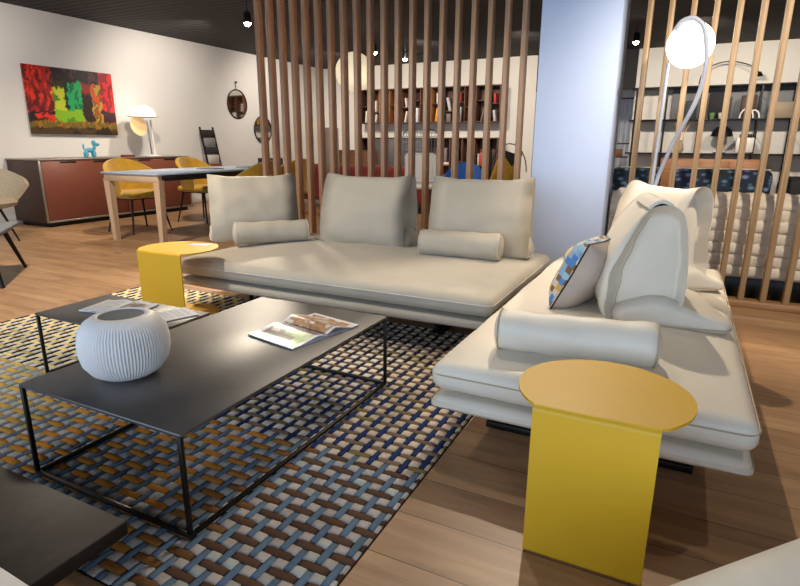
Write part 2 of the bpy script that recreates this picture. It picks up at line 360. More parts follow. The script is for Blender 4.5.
# ------------------------------------------------------------------ rug
def make_rug():
    X0, X1, Y0, Y1 = -3.71, -.665, .72, 2.97
    P = .06; mb = MB(); cols = []
    def add(x, y, hx, hy, col, h):
        x0, x1 = max(X0+.004, x-hx), min(X1-.004, x+hx); y0, y1 = max(Y0+.004, y-hy), min(Y1-.004, y+hy)
        if x1-x0 < .006 or y1-y0 < .006: return
        vs = []; fs = []
        h *= .68; i_ = .28*min(x1-x0, y1-y0); lx, ly = x1-x0, y1-y0
        cx_ = min(lx, ly)*.16; ax_ = cx_*(3.2 if lx > ly*1.7 else 1); ay_ = cx_*(3.2 if ly > lx*1.7 else 1)
        rings = [(0, .001), (0, h*.5), (i_, h)]
        for ins, z in rings:
            a, b, c, d = x0+ins, x1-ins, y0+ins, y1-ins
            vs += [(a+ax_*.7, c, z), (b-ax_*.7, c, z), (b, c+ay_*.7, z), (b, d-ay_*.7, z), (b-ax_*.7, d, z), (a+ax_*.7, d, z), (a, d-ay_*.7, z), (a, c+ay_*.7, z)]
        for q in range(2):
            for e in range(8): fs.append((q*8+e, q*8+(e+1) % 8, q*8+8+(e+1) % 8, q*8+8+e))
        fs.append(tuple(range(16, 24))); mb.add(vs, fs, True)
        v = random.uniform(.86, 1.1); cols.extend([tuple(min(1, k*v) for k in col[:3])+(1,)]*17)
    mix = lambda a, b, t: tuple(a[i]*(1-t)+b[i]*t for i in range(3))
    S = lambda h: srgb(h)[:3]
    base = len(mb.v)
    nx = int((X1-X0)/P)+2; ny = int((Y1-Y0)/P)+2
    for i in range(-1, nx):
        for j in range(-1, ny):
            x = X1-.03-i*P; y = Y0+.02+j*P
            far = y > 1.5
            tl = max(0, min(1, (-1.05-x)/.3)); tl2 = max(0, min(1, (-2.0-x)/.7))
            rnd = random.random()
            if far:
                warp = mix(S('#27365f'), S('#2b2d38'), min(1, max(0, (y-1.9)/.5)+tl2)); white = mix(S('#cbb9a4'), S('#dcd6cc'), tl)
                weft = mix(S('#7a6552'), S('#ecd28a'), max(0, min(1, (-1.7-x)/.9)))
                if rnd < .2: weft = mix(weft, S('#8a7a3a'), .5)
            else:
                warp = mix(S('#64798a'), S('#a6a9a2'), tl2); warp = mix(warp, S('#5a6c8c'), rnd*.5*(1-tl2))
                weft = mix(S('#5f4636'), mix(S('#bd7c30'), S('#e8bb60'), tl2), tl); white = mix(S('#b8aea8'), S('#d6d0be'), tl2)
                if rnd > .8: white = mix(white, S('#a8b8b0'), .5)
            hw = .0195 if far else .0175           # half length of the white block along y
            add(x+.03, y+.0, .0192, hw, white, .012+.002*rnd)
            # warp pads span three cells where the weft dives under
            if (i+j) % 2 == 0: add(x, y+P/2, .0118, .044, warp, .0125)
            else: add(x, y+P/2, .043, P/2-hw+.001, weft, .014)
    mb.add([(X0, Y0, 0), (X1, Y0, 0), (X1, Y1, 0), (X0, Y1, 0), (X0, Y0, .003), (X1, Y0, .003), (X1, Y1, .003), (X0, Y1, .003)],
           [(4, 5, 6, 7), (0, 1, 5, 4), (1, 2, 6, 5), (2, 3, 7, 6), (3, 0, 4, 7), (3, 2, 1, 0)]); cols.extend([srgb('#2b2320')]*6)
    me = bpy.data.meshes.new('woven_rug'); me.from_pydata(mb.v, [], mb.f); me.update()
    a = me.color_attributes.new('pigment', 'FLOAT_COLOR', 'CORNER')
    k = 0; buf = []
    for p, c in zip(me.polygons, cols): buf.extend(list(c)*p.loop_total)
    a.data.foreach_set('color', buf); me.polygons.foreach_set('use_smooth', mb.sm); me.materials.append(M['rug'])
    o = bpy.data.objects.new('woven_rug', me); COL.objects.link(o)
    tag(o, 'large basket-weave rug of blue, brown, orange and cream blocks under the coffee tables', 'rug')
make_rug()

# ------------------------------------------------------------------ coffee tables
def low_table(name, label, x0, x1, y0, y1, h, ft=.016):
    z0 = .0095; t = thing(name, label, 'coffee table', (x0, y0, z0)); W = x1-x0; D = y1-y0; h -= z0
    MB().box(0, W, 0, D, h-.012, h, .0015).build('tabletop', 'top', t)
    b = .013
    for x in (b/2, W-b/2):
        for y in (b/2, D-b/2): MB().box(x-b/2, x+b/2, y-b/2, y+b/2, b, h-.0121, .001).build('leg', 'black', t)
    for a in ((0, W, 0, b), (0, W, D-b, D), (0, b, b, D-b), (W-b, W, b, D-b)): MB().box(a[0], a[1], a[2], a[3], 0, b, .001).build('floor_bar', 'black', t)
    return t
low_table('coffee_table', 'large rectangular black coffee table on thin square frame, carrying the ribbed vase', -1.845, -1.125, .935, 2.125, .341)
low_table('coffee_table', 'small black low table behind the large one, carrying two brochures', -2.65, -1.925, 1.47, 1.85, .32)

# vase
def vase():
    t = thing('ribbed_vase', 'wide round white vase with fine vertical ribs on the large black table', 'vase', (-1.602, 1.155, .3425))
    pr = [(.062, 0), (.085, .003), (.113, .02), (.134, .05), (.143, .085), (.143, .115), (.137, .15), (.119, .178), (.096, .193), (.077, .198), (.074, .196), (.072, .19)]
    def rf(r, z, a, i):
        k = max(0, min(1, min((z-.005)/.03, (.192-z)/.02))) if i < 9 else 0
        return r+.003*k*(1-abs(((a*88/(2*pi)) % 1)*2-1)*2)
    MB().lathe(pr, 528, rf=rf).build('vase_body', 'vase', t, sharp=False); t.scale = (.97, .97, 1.06)
    MB().prism([(.0722*cos(2*pi*k/48), .0722*sin(2*pi*k/48)) for k in range(48)], .182, .1935).build('dark_disc', 'vase_disc', t)  # flat grey disc filling the opening just below the rim
vase()

# ------------------------------------------------------------------ printed matter
def colored(o, fn):
    me = o.data; a = me.color_attributes.new('pigment', 'FLOAT_COLOR', 'POINT'); buf = []
    for v in me.vertices: buf.extend(srgb(fn(v.co))[:4])
    a.data.foreach_set('color', buf)
def hx(s): s = s.lstrip('#'); return tuple(int(s[i:i+2], 16)/255 for i in (0, 2, 4))
def magazine(loc, rz, w, h, label, pics, curl=.02, name='open_magazine'):
    """open magazine: two page blocks with an arch near the gutter, page pictures as printed colour"""
    t = thing(name, label, 'magazine', loc, rz)
    for side in (-1, 1):
        rows = []
        for i in range(25):
            u = i/24; x = side*u*w; z = .004+.012*sin(pi*min(1, u*1.3))*(1-u)+curl*(1 if side > 0 else .35)*max(0, .5-abs(u-.25))
            rows.append([(x, -h/2+h*j/28, z) for j in range(29)])
        o = MB().sheet(rows, .005).build('page', 'page', t)
        fn = pics[0 if side < 0 else 1]
        colored(o, lambda c, fn=fn: fn(abs(c.x)/w, (c.y+h/2)/h))
    MB().box(-w*.98, w*.98, -h/2+.003, h/2-.003, -.0005, .0015, .0005).build('cover', 'paper', t)
    return t
def pic_garden(u, v):
    if u > .93 or v < .06 or v > .92: return hx('d2d3d8')
    k = nz((u*4, v*4, 0), 1.5, 1)
    if u > .55 and v > .25: return hx('1f2b20') if k < .3 else hx('3a4a30')
    if v < .55 and u > .3: return hx('6f9a44') if k < .2 else hx('4c6a33')
    if u < .25: return hx('8f8794') if k > 0 else hx('5a5148')
    return hx('4b4340') if k > 0 else hx('b3a9a8')
def pic_room(u, v):
    if u > .9 or v < .05 or v > .93: return hx('d5d5da')
    k = nz((u*5, v*5, 3), 1.4, 1)
    return hx('a9835f') if k > .1 else (hx('8a6245') if k > -.15 else hx('cfc2b4'))
def pic_plain(u, v):
    if .15 < u < .8 and .3 < v < .85:
        k = nz((u*6, v*6, 9), 1.3, 1); return hx('7b6f66') if k > 0 else hx('b9ab9c')
    return hx('cfd0d4')
def pic_text(u, v):
    if .12 < u < .85 and .1 < v < .88 and int(v*16) % 2: return hx('b4b6bd')
    return hx('d3d4d8')
magazine((-1.335, 1.79, .3425), radians(78-90+90), .185, .27, 'open magazine with a garden photo page on the large black table', (pic_garden, pic_room), .035)
magazine((-2.36, 1.70, .3215), radians(12), .15, .19, 'open pale brochure behind the vase on the small black table', (pic_text, pic_plain), .004, 'open_brochure')
o = MB().sheet([[(x*.01, y*.01, .002) for y in range(-10, 11)] for x in range(-8, 9)], .003).build('flat_leaflet', 'page', None, (-2.05, 1.73, .3215), radians(-20))
colored(o, lambda c: pic_text(min(1, abs(c.x+.08)/.16), (c.y+.1)/.2)); tag(o, 'white leaflet lying at the right end of the small black table', 'leaflet')

# ------------------------------------------------------------------ bent yellow side tables
def side_table(label, loc, rz, w, h, r, cx=0, cy=None, sx=1.0):
    t = thing('side_table', label, 'side table', loc, rz)
    th = .008; cy = cy if cy is not None else sqrt(max(0, r*r-(w/2)**2))
    a0 = -pi/2+math.asin(min(1, (w/2)/r)); 
    ang = [a0+(2*pi-2*(a0+pi/2))*i/60 for i in range(61)]
    out = [(cx+sx*r*cos(a), cy+r*sin(a)) for a in ang]
    out[0] = (w/2, 0); out[-1] = (-w/2, 0)
    MB().prism(out, h-th, h).build('tabletop', 'yellow', t)
    pn = MB(); rows = []
    rad = .012
    prof = [(rad*.0, h-th/2)]
    for k in range(7): a = pi/2*k/6; prof.append((-rad*sin(a), h-th/2-rad+rad*cos(a)))
    prof.append((-rad, th/2+rad))
    for k in range(7): a = pi/2*k/6; prof.append((-rad*cos(a), th/2+rad-rad*sin(a)))
    pn.sheet([[(x, p[0], p[1]) for p in prof] for x in (-w/2, w/2)], th, True)
    pn.build('upright_panel', 'yellow', t)
    out = [(w/2, 0), (w/2, .22)]+[(w/2*cos(pi*k/24), .22+w/2*.8*sin(pi*k/24)) for k in range(1, 24)]+[(-w/2, .22), (-w/2, 0)]
    MB().prism(out, 0, th).build('foot_plate', 'yellow', t)
    return t
side_table('bent yellow metal side table in front of the cream sofa', (-.125, 1.345, 0), 0, .305, .445, .225, sx=1.02)
side_table('bent yellow metal side table at left end of grey sofa, with a white card', (-2.80, 2.33, .015), 0, .37, .44, .235, sx=1.05)
tag(MB().box(-.07, .07, -.045, .045, 0, .002, .0005).build('paper_card', 'paper', None, (-2.76, 2.62, .4555), .3), 'small white card on the yellow side table by the grey sofa', 'card')

# ------------------------------------------------------------------ sofas
def sofa(label, x0, x1, y0, y1, m, pm, feet):
    ox, oy = (x0+x1)/2, (y0+y1)/2; t = thing('platform_sofa', label, 'sofa', (ox, oy, 0)); w = x1-x0; d = y1-y0
    def base_fn(p, u): p.z += -.006*(abs(u.x)**6+abs(u.y)**6)*(1 if u.z > 0 else -1); return p
    MB().soft(-w/2, w/2, -d/2, d/2, .158, .226, .034, base_fn, n=14).build('base', m, t)
    def fn(p, u):
        if u.z > 0: p.z += .035*(1-u.x**4)*(1-u.y**4)+nz(p, 5, .006)+nz((p.x, p.y, 5), 1.7, .008)
        k = 1-abs(u.z); s = .012*k
        if abs(u.x) > .9: p.x += s*(1 if u.x > 0 else -1)+nz(p, 9, .004)
        if abs(u.y) > .9: p.y += s*(1 if u.y > 0 else -1)+nz(p, 9, .004)
        return p
    MB().soft(-w/2+.01, w/2-.01, -d/2+.01, d/2-.01, .236, .342, .038, fn, n=26).build('seat_cushion', m, t)
    # stitched seam just below the top edge
    pts = []; hw, hd, r = w/2+.001, d/2+.001, .05
    for cx, cy, a0 in ((hw-r, hd-r, 0), (-hw+r, hd-r, 90), (-hw+r, -hd+r, 180), (hw-r, -hd+r, 270)):
        for k in range(6): a = radians(a0+18*k); pts.append((cx+r*cos(a), cy+r*sin(a), .306))
    MB().tube(pts, .003, 5, closed=True).build('piping', pm, t)
    for fx, fy, lx, ly in feet:
        f = MB(); f.box(-lx/2, lx/2, -ly/2, ly/2, 0, .028); 
        ax = lx > ly
        for s in (-1, 1):
            q = (s*(lx/2-.06), 0) if ax else (0, s*(ly/2-.06)); f.box(q[0]-.012, q[0]+.012, q[1]-.012, q[1]+.012, .02, .17)
        f.build('foot', 'black', t, loc=(fx-ox, fy-oy, 0))
    return t
sofa('long greige suede platform sofa with three back cushions', -3.0, -.78, 2.6, 3.98, 'grey_leather', 'grey_pipe', [(-2.62, 3.3, .06, .9), (-1.2, 3.3, .06, .9)])
sofa('cream leather platform sofa on the right, behind the front yellow side table', -.73, .285, 1.70, 3.98, 'cream_leather', 'cream_pipe', [(-.22, 1.99, .74, .06), (-.22, 3.7, .74, .06)])

def back_cushion(label, loc, rz, w, h, d, m, pm, group=None, flap=False):
    """weighted backrest: bulging upright body with pinched top, on a flat base pad reaching backwards"""
    t = thing('back_cushion', label, 'cushion', loc, rz, group); q = d/.48; g = h/.5
    prof = [(.01, .0), (-.02, .05), (-.025, .13), (-.005, .25), (.045, .37), (.10, .46), (.14, .5), (.225, .5), (.262, .455), (.278, .36), (.285, .22), (.288, .1), (.285, 0), (.15, 0)]
    prof = [(y*q, z*g) for y, z in prof]
    for _ in range(2):
        p2 = []
        for i in range(len(prof)):
            a, b = prof[i], prof[(i+1) % len(prof)]; p2 += [(a[0]*.75+b[0]*.25, a[1]*.75+b[1]*.25), (a[0]*.25+b[0]*.75, a[1]*.25+b[1]*.75)]
        prof = p2
    n = len(prof); cy = .14*q; cz = h*.5
    secs = []
    R_ = .075
    for k in range(7): a = pi/2*k/6; secs.append((-w/2+R_*(1-sin(a)) if False else -w/2+R_*(1-cos(pi/2-a)), R_*(1-sin(a))))
    secs += [(-w/2+R_+(w-2*R_)*i/12, 0) for i in range(1, 12)]
    for k in range(6, -1, -1): x, e = secs[k]; secs.append((-x, e))
    vs = []; fs = []
    for x, ins in secs:
        s = x/(w/2)
        for (y, z) in prof:
            dy, dz = y-cy, z-cz; f_ = ins
            if y < cy: yy = y+f_*.9*min(1, (cy-y)/.12)
            else: yy = y-f_*.25*min(1, (y-cy)/.1)
            zz = z-f_*.4*max(0, min(1, (z/h-.7)/.3))+.022*max(0, abs(s)-.55)/.45*(max(0, z)/h)**4
            b = 1-s*s
            yy -= .03*max(0, min(1, (cy-y)/.08))*b*sin(pi*min(1, z/h))
            if z > .03: yy += nz((s*w*2+loc[0]*3, zz*4, y*2), 2.2, .016); 
            vs.append((x, yy, max(0.0, zz)))
    m_ = len(secs)
    for i in range(m_-1):
        for j in range(n): fs.append((i*n+j, i*n+(j+1) % n, (i+1)*n+(j+1) % n, (i+1)*n+j))
    for e, base in ((-1, 0), (1, (m_-1)*n)):
        ring = [Vector(vs[base+j]) for j in range(n)]; prev = base
        for k, (sc, ou) in enumerate(((.92, .007), (.7, .012), (.4, .016), (.15, .017))):
            o = len(vs)
            for p in ring: vs.append((p.x+e*ou, cy+(p.y-cy)*sc, cz+(p.z-cz)*sc))
            fs += [(prev+j, prev+(j+1) % n, o+(j+1) % n, o+j) for j in range(n)]; prev = o
        fs.append(tuple(prev+j for j in range(n)))
    b = MB(); b.add(vs, fs, True); b.build('cushion_body', m, t, sharp=False)
    for base, e in ((0, -1), ((m_-1)*n, 1)):
        fr_ = [j for j in range(n) if prof[j][0] < .145*q and prof[j][1] > .02]
        MB().tube([(vs[base+j][0]+e*.001, vs[base+j][1], max(.005, vs[base+j][2])) for j in fr_], .0035, 5).build('piping', pm, t)
    def pad(p, u):
        k = (u.y+1)/2; hh = p.z+.07
        p.z = hh*(1-.62*max(0, (k-.45)/.55)**.8-.35*max(0, (.3-k)/.3))-.07; return p
    MB().soft(-w/2-.012, w/2+.012, .02, d, .001, .135, .05, pad, n=12).build('base_pad', m, t)
    pts = []; r_ = .05; 
    for cx, c2, a0 in ((w/2+.014-r_, d-r_, 0), (-w/2-.014+r_, d-r_, 90), (-w/2-.014+r_, r_, 180), (w/2+.014-r_, r_, 270)):
        for k in range(6): a = radians(a0+18*k); pts.append((cx+r_*cos(a), c2+r_*sin(a), .022))
    MB().tube(pts, .0035, 5, closed=True).build('piping', pm, t)
    if flap:
        rows = [[(x*w*.46, .125*q+.016*i, h+.004+.03*sin(i/6*pi)**.7+nz((x*3, i, 1), 1, .003)) for i in range(7)] for x in [-1+.1*k for k in range(21)]]
        rows = [[(p[0]*.8, p[1], p[2]-.004) for p in r__] for r__ in rows]
        MB().sheet(rows, .014).build('top_flap', m, t)
    return t
back_cushion('greige back cushion turned inwards at the left end of the grey sofa', (-2.93, 3.36, .352), radians(46), .66, .49, .40, 'grey_leather', 'grey_pipe')
back_cushion('greige back cushion in the middle of the grey sofa', (-2.07, 3.52, .356), radians(4), .68, .50, .40, 'grey_leather', 'grey_pipe')
back_cushion('greige back cushion at the right end of the grey sofa, beside the pillar', (-1.19, 3.56, .352), radians(9), .68, .51, .36, 'grey_leather', 'grey_pipe')
back_cushion('cream leather back cushion nearest the camera, seen from its side', (-.27, 2.64, .356), radians(-78), .52, .49, .48, 'cream_leather', 'cream_pipe', None, True)
back_cushion('cream leather back cushion behind the nearer one, near the oak slats', (-.18, 3.25, .358), radians(-50), .54, .52, .36, 'cream_leather', 'cream_pipe')

def bolster(label, loc, rz, L, r, m, pm):
    t = thing('bolster_cushion', label, 'cushion', loc, rz)
    prof = [(-L/2-.004, 0.02), (-L/2, r*.55), (-L/2+.008, r*.86), (-L/2+.022, r)]+[(-L/2+.04+(L-.08)*i/16, r*(1+.03*sin(i*1.3))) for i in range(17)]+[(L/2-.022, r), (L/2-.008, r*.86), (L/2, r*.55), (L/2+.004, .02)]
    n = 28; vs = []; fs = []
    for x, rr in prof:
        for j in range(n):
            a = 2*pi*j/n; q = rr+nz((x*4+loc[0], cos(a), sin(a)), 1.6, .005)*(rr/r); vs.append((x, q*cos(a), r+q*sin(a)*.97))
    for i in range(len(prof)-1):
        for j in range(n): fs.append((i*n+j, i*n+(j+1) % n, (i+1)*n+(j+1) % n, (i+1)*n+j))
    fs += [tuple(range(n))[::-1], tuple((len(prof)-1)*n+j for j in range(n))]
    MB().add(vs, fs, True).build('bolster_body', m, t, sharp=False)
    for e in (-1, 1):
        MB().tube([(e*(L/2-.016), r*1.0*cos(2*pi*j/24), r+r*.98*sin(2*pi*j/24)) for j in range(24)], .003, 5, closed=True).build('piping', pm, t)
    return t
bolster('greige bolster lying before the left back cushion of the grey sofa', (-2.72, 3.29, .365), radians(48), .56, .085, 'grey_leather', 'grey_pipe')
bolster('greige bolster lying before the right back cushion of the grey sofa', (-1.27, 3.44, .362), radians(6), .56, .09, 'grey_leather', 'grey_pipe')
bolster('large cream bolster lying across the front end of the cream sofa', (-.278, 1.955, .358), radians(7), .56, .078, 'cream_leather', 'cream_pipe')
bolster('cream bolster at the far end of the cream sofa, partly hidden by the patterned cushion', (-.43, 3.42, .362), radians(70), .36, .09, 'cream_leather', 'cream_pipe')

def scatter_cushion(label, loc, rot, w, h, th, ma, mb_, pm, name='scatter_cushion', prof=None):
    t = thing(name, label, 'cushion', loc); t.rotation_euler = rot
    def face(sgn):
        rows = []
        for i in range(17):
            u = -1+i/8; row = []
            for j in range(17):
                v = -1+j/8; k = ((1-u**4)*(1-v**4))**.6
                pin = 1-.07*(1-abs(u*v))*(max(abs(u), abs(v))**6)
                row.append((u*w/2*pin, sgn*(th/2*k+.002)+nz((u, v, sgn), 2, .006)*k, v*h/2*pin))
            rows.append(row)
        return rows
    for sgn, mm, nm in ((-1, ma, 'front_cover'), (1, mb_, 'back_cover')):
        R = face(sgn); a = len(R); vs = [p for r in R for p in r]; fs = [(i*a+j, i*a+j+1, (i+1)*a+j+1, (i+1)*a+j) for i in range(a-1) for j in range(a-1)]
        if sgn < 0: fs = [f[::-1] for f in fs]
        o = len(vs); vs2 = [(p[0]*.995, 0, p[2]*.995) for p in vs]; 
        MB().add(vs, fs, True).build(nm, mm, t, sharp=False)
    R = face(0); edge = [R[0][j] for j in range(17)]+[R[i][16] for i in range(1, 17)]+[R[16][j] for j in range(15, -1, -1)]+[R[i][0] for i in range(15, 0, -1)]
    MB().tube([(p[0], 0, p[2]) for p in edge], .004, 5, closed=True).build('piping', pm, t)
    return t
scatter_cushion('square cushion with blue and tan patchwork front and black piping on the cream sofa', (-.35, 2.60, .535), (radians(-26), radians(0), radians(-104)), .35, .35, .17, 'tiles', 'mauve', 'carbon')

# ------------------------------------------------------------------ foreground pieces
t = thing('stone_table', 'dark stone-topped low table cut off at the bottom left corner', 'coffee table', (-1.4, .2, 0))
MB().box(-.55, .478, -.42, .42, .325, .36, .004).build('tabletop', 'stone', t)
MB().box(-.40, .30, -.28, .28, 0, .325, .01).build('plinth', 'black', t)
o = MB().box(-.11, .11, -.15, .15, 0, .006, .001).build('magazine', 'paper', None, (-1.02, .275, .361), radians(-2)); tag(o, 'pale magazine on the dark stone table in the bottom left corner', 'magazine')
t = thing('white_pouf', 'low white leather seat edge cut off at the bottom right corner', 'pouf', (.47, .77, 0), radians(48))
def pf(p, u):
    if u.z > 0: p.z += .02*(1-u.x**2)*(1-u.y**2)
    return p
MB().soft(-.52, .52, -.36, .44, .06, .373, .09, pf, n=14, k=6).build('seat', 'pouf', t); MB().box(-.4, .4, -.3, .3, 0, .08).build('plinth', 'black', t)

# ------------------------------------------------------------------ left side: lounge chair, stool, sideboard
t = thing('lounge_chair', 'beige upholstered shell lounge chair at the left edge, on black legs', 'lounge chair', (-6.93, 3.44, 0), radians(0))
rows = []
for i in range(25):
    a = radians(-120+240*i/24); row = []
    for j in range(9):
        v = j/8; hgt = .42+.42*(v**1.3)*(.45+.55*cos(a/1.4)); rr = .30+.20*v+.02*cos(a)
        row.append((-rr*cos(a)*.9+.02, rr*sin(a), hgt))
    rows.append(row)
MB().sheet(rows, .05).build('shell', 'beige', t)
MB().lathe([(.02, .36), (.25, .375), (.36, .40), (.38, .44), (.34, .475), (.02, .485)], 40).build('seat', 'beige', t)
for a in (45, 135, 225, 315):
    MB().tube([(.2*cos(radians(a)), .2*sin(radians(a)), .38), (.34*cos(radians(a)), .34*sin(radians(a)), 0)], .016, 8, taper=.6).build('leg', 'black', t)
t = thing('low_stool', 'low slate-grey stool on splayed black legs at the left edge', 'stool', (-5.1, 2.40, 0), radians(-41))
MB().soft(-.42, .42, -.30, .30, .385, .415, .013, None, n=6).build('seat', 'slate', t)
MB().box(-.36, .36, -.25, .25, .352, .386, .006).build('seat_frame', 'black', t)
for sx in (-1, 1):
    for sy in (-1, 1): MB().tube([(sx*.26, sy*.2, .37), (sx*.40, sy*.29, 0)], .022, 8, taper=.6).build('leg', 'black', t)

t = thing('sideboard', 'long low russet-brown sideboard with thin metal edges against the left wall', 'sideboard', (-7.72, 5.67, 0))
L2 = 1.22; ht = .88
MB().box(-.36, .335, -L2, L2, .06, ht-.02, .004).build('body', 'side_brown', t)
MB().box(-.37, .36, -L2-.01, L2+.01, ht-.02, ht, .003).build('worktop', 'alu', t)
for k in range(2):
    y0 = -L2+.02+k*(2*L2-.02)/2; y1 = y0+(2*L2-.02)/2-.016
    d = MB().box(.335, .352, y0, y1, .09, ht-.03, .003).build('door', 'door_brown', t)
    for yy in (y0+.36, y1-.36): MB().box(.352, .357, yy-.11, yy+.11, ht-.055, ht-.035, .001).build('handle', 'carbon', d)
fr = MB()
fr.box(.335, .358, -L2-.01, -L2+.014, .06, ht-.02).box(.335, .358, L2-.014, L2+.01, .06, ht-.02).box(.335, .358, -L2, L2, .06, .085)
fr.build('edge_trim', 'alu', t); MB().box(-.3, .3, -L2+.05, L2-.05, 0, .062).build('plinth', 'black', t)  # black box stands in for legs and the shadow beneath the sideboard
SBZ = ht
# dog sculpture
t = thing('dog_figurine', 'small turquoise balloon-style dog figurine on the sideboard', 'figurine', (-7.65, 5.36, SBZ), radians(0))
bd = MB()
def blob(b, c, r): 
    pr = [(max(.0005, sin(pi*i/8)), -cos(pi*i/8)) for i in range(9)]; st = len(b.v)
    b.lathe([(a, z) for a, z in pr], 14); b.xf(st, Matrix.Translation(c) @ Matrix.Diagonal((r[0], r[1], r[2], 1)))
blob(bd, (0, 0, .10), (.03, .075, .032))
for y in (-.06, .06):
    for x in (-.022, .022): blob(bd, (x, y, .05), (.02, .022, .05))
blob(bd, (0, .08, .14), (.022, .022, .04)); blob(bd, (0, .115, .18), (.026, .05, .026)); blob(bd, (-.02, .075, .205), (.014, .016, .035)); blob(bd, (.02, .075, .205), (.014, .016, .035))
blob(bd, (0, -.085, .15), (.012, .014, .045))
tag(bd.build('body', 'turq', t), 'x', 'x'); del t.children[0]['label']; del t.children[0]['category']
tag(MB().box(-.05, .05, -.09, .09, 0, .03, .004).build('small_box', 'redbox', None, (-7.55, 5.9, SBZ), .1), 'small flat red box on the sideboard between dog and lamp', 'box')
t = thing('table_lamp', 'white lamp with a domed shade on twin tubes, standing on the sideboard', 'lamp', (-7.72, 6.5, SBZ))
MB().lathe([(.13, 0), (.13, .015), (.02, .025)], 32).build('base', 'white', t)
MB().tube([(0, -.02, .02), (0, -.05, .56)], .012).build('tube_stem', 'chrome', t); MB().tube([(0, .05, .02), (0, .02, .56)], .014).build('tube_stem', 'white', t)
MB().lathe([(.0, .77), (.07, .76), (.14, .72), (.175, .65), (.18, .60), (.17, .60), (.13, .68), (.0, .74)], 40, cy=-.1).build('dome_shade', 'lamp_glow', t)
MB().lathe([(.0, .58), (.2, .595), (.24, .60), (.2, .605), (0, .61)], 40, cy=-.1).build('brim', 'white', t)
st = MB(); st.lathe([(.0, -.012), (.13, -.006), (.15, 0), (.13, .006), (.0, .012)], 32); st.xf(0, Matrix.Translation((.02, -.22, .46)) @ Matrix.Rotation(radians(80), 4, 'Y')); st.build('amber_disc', 'amber', t)

# painting
t = MB(); nx, ny = 132, 88; W_, H_ = 1.32, .9
rows = [[(0, y*W_/nx, z*H_/ny) for z in range(ny+1)] for y in range(nx+1)]
t.sheet(rows, .035, False); o = t.build('painting', 'paint', None, (XL+.045, 4.83, 1.2))
def art(c):
    u = c.y/W_; v = c.z/H_; u, v = u+nz((u*9, v*9, 5), 1, .025)+nz((u*30, v*20, 5), 1, .025), v+nz((u*9, v*9, 15), 1, .03)+nz((u*30, v*14, 6), 1, .04); k = nz((u*7, v*7, 2), 1.2, 1); k2 = nz((u*26, v*6, 8), 1.0, 1)
    if v < .10: return hx('4a3418') if k > -.1 else hx('241a12')
    if v < .2: return hx('a0661c') if k2 > .1 else hx('6d5a1a')
    if u < .28: 
        return hx('241318') if (v < .34 and k < .2) else (hx('d8321c') if k2 > .16 else hx('a01d1d') if k2 > -.15 else hx('5c1216'))
    if u > .84: 
        return hx('3a1420') if v < .38 else (hx('cf2626') if k2 > 0 else hx('8a1520'))
    if v > .8: return hx('25181c') if k2 < .2 else hx('4a2a2a')
    if .60 < u < .72: 
        if v > .66: return hx('8c2320')
        return hx('2a1210') if v < .62 else hx('6a2018')
    if u > .72: return hx('b58a2c') if k2 > .05 else (hx('5a4a18') if k2 > -.2 else hx('c84a1c'))
    if v < .38: return hx('7fae1e') if k > -.15 else hx('4c8a1c')
    if u > .44: return hx('17a05a') if k2 > -.1 else hx('0f6a3c')
    if u > .41: return hx('10241a')
    if v > .7: return hx('3a2a18')
    return hx('b9c22c') if k > -.05 else hx('4a7a1c')
colored(o, art); tag(o, 'large red and green abstract painting on the left wall above the sideboard', 'painting')

# round mirrors
def mirror(label, y, z, r):
    t = thing('round_mirror', label, 'mirror', (XL, y, z))
    a = MB(); a.lathe([(0, 0), (r-.012, 0), (r-.012, .012), (0, .012)], 48); a.xf(0, Matrix.Rotation(radians(90), 4, 'Y')); a.build('glass', 'mirror', t)
    a = MB(); a.tube([(.012, r*cos(2*pi*i/48), r*sin(2*pi*i/48)) for i in range(48)], .012, 8, closed=True); a.build('frame', 'black', t)
    a = MB(); a.tube([(.008, -.02, r+.14), (.012, -.01, r)], .006); a.tube([(0, 0, r+.14), (.03, 0, r+.14)], .018, 10); a.build('hanging_strap', 'black', t)
mirror('higher of two round black-framed mirrors on the left wall', 8.95, 1.83, .27)
mirror('lower of two round black-framed mirrors on the left wall, behind the first slats', 9.68, 1.36, .27)
# leaning sample ladder
t = thing('sample_ladder', 'black leaning ladder rack holding grey and white sample panels by the left wall', 'rack', (-7.98, 7.99, 0))
a = MB(); a.bar((.25, -.16, 0), (-.03, -.16, 1.37), .025); a.bar((.25, .16, 0), (-.03, .16, 1.37), .025); a.build('side_rails', 'black', t)
for k, c in enumerate(('#2a2422', '#8a8884', '#33302e', '#c9c6c0', '#8a4a30')):
    z0 = 1.32-k*.15; x = .25-.28*(z0/1.37)+.01
    MB().box(x-.006+.0, x+.02, -.14, .14, z0-.14, z0, .003).build('sample_panel', bookmat(c), t)

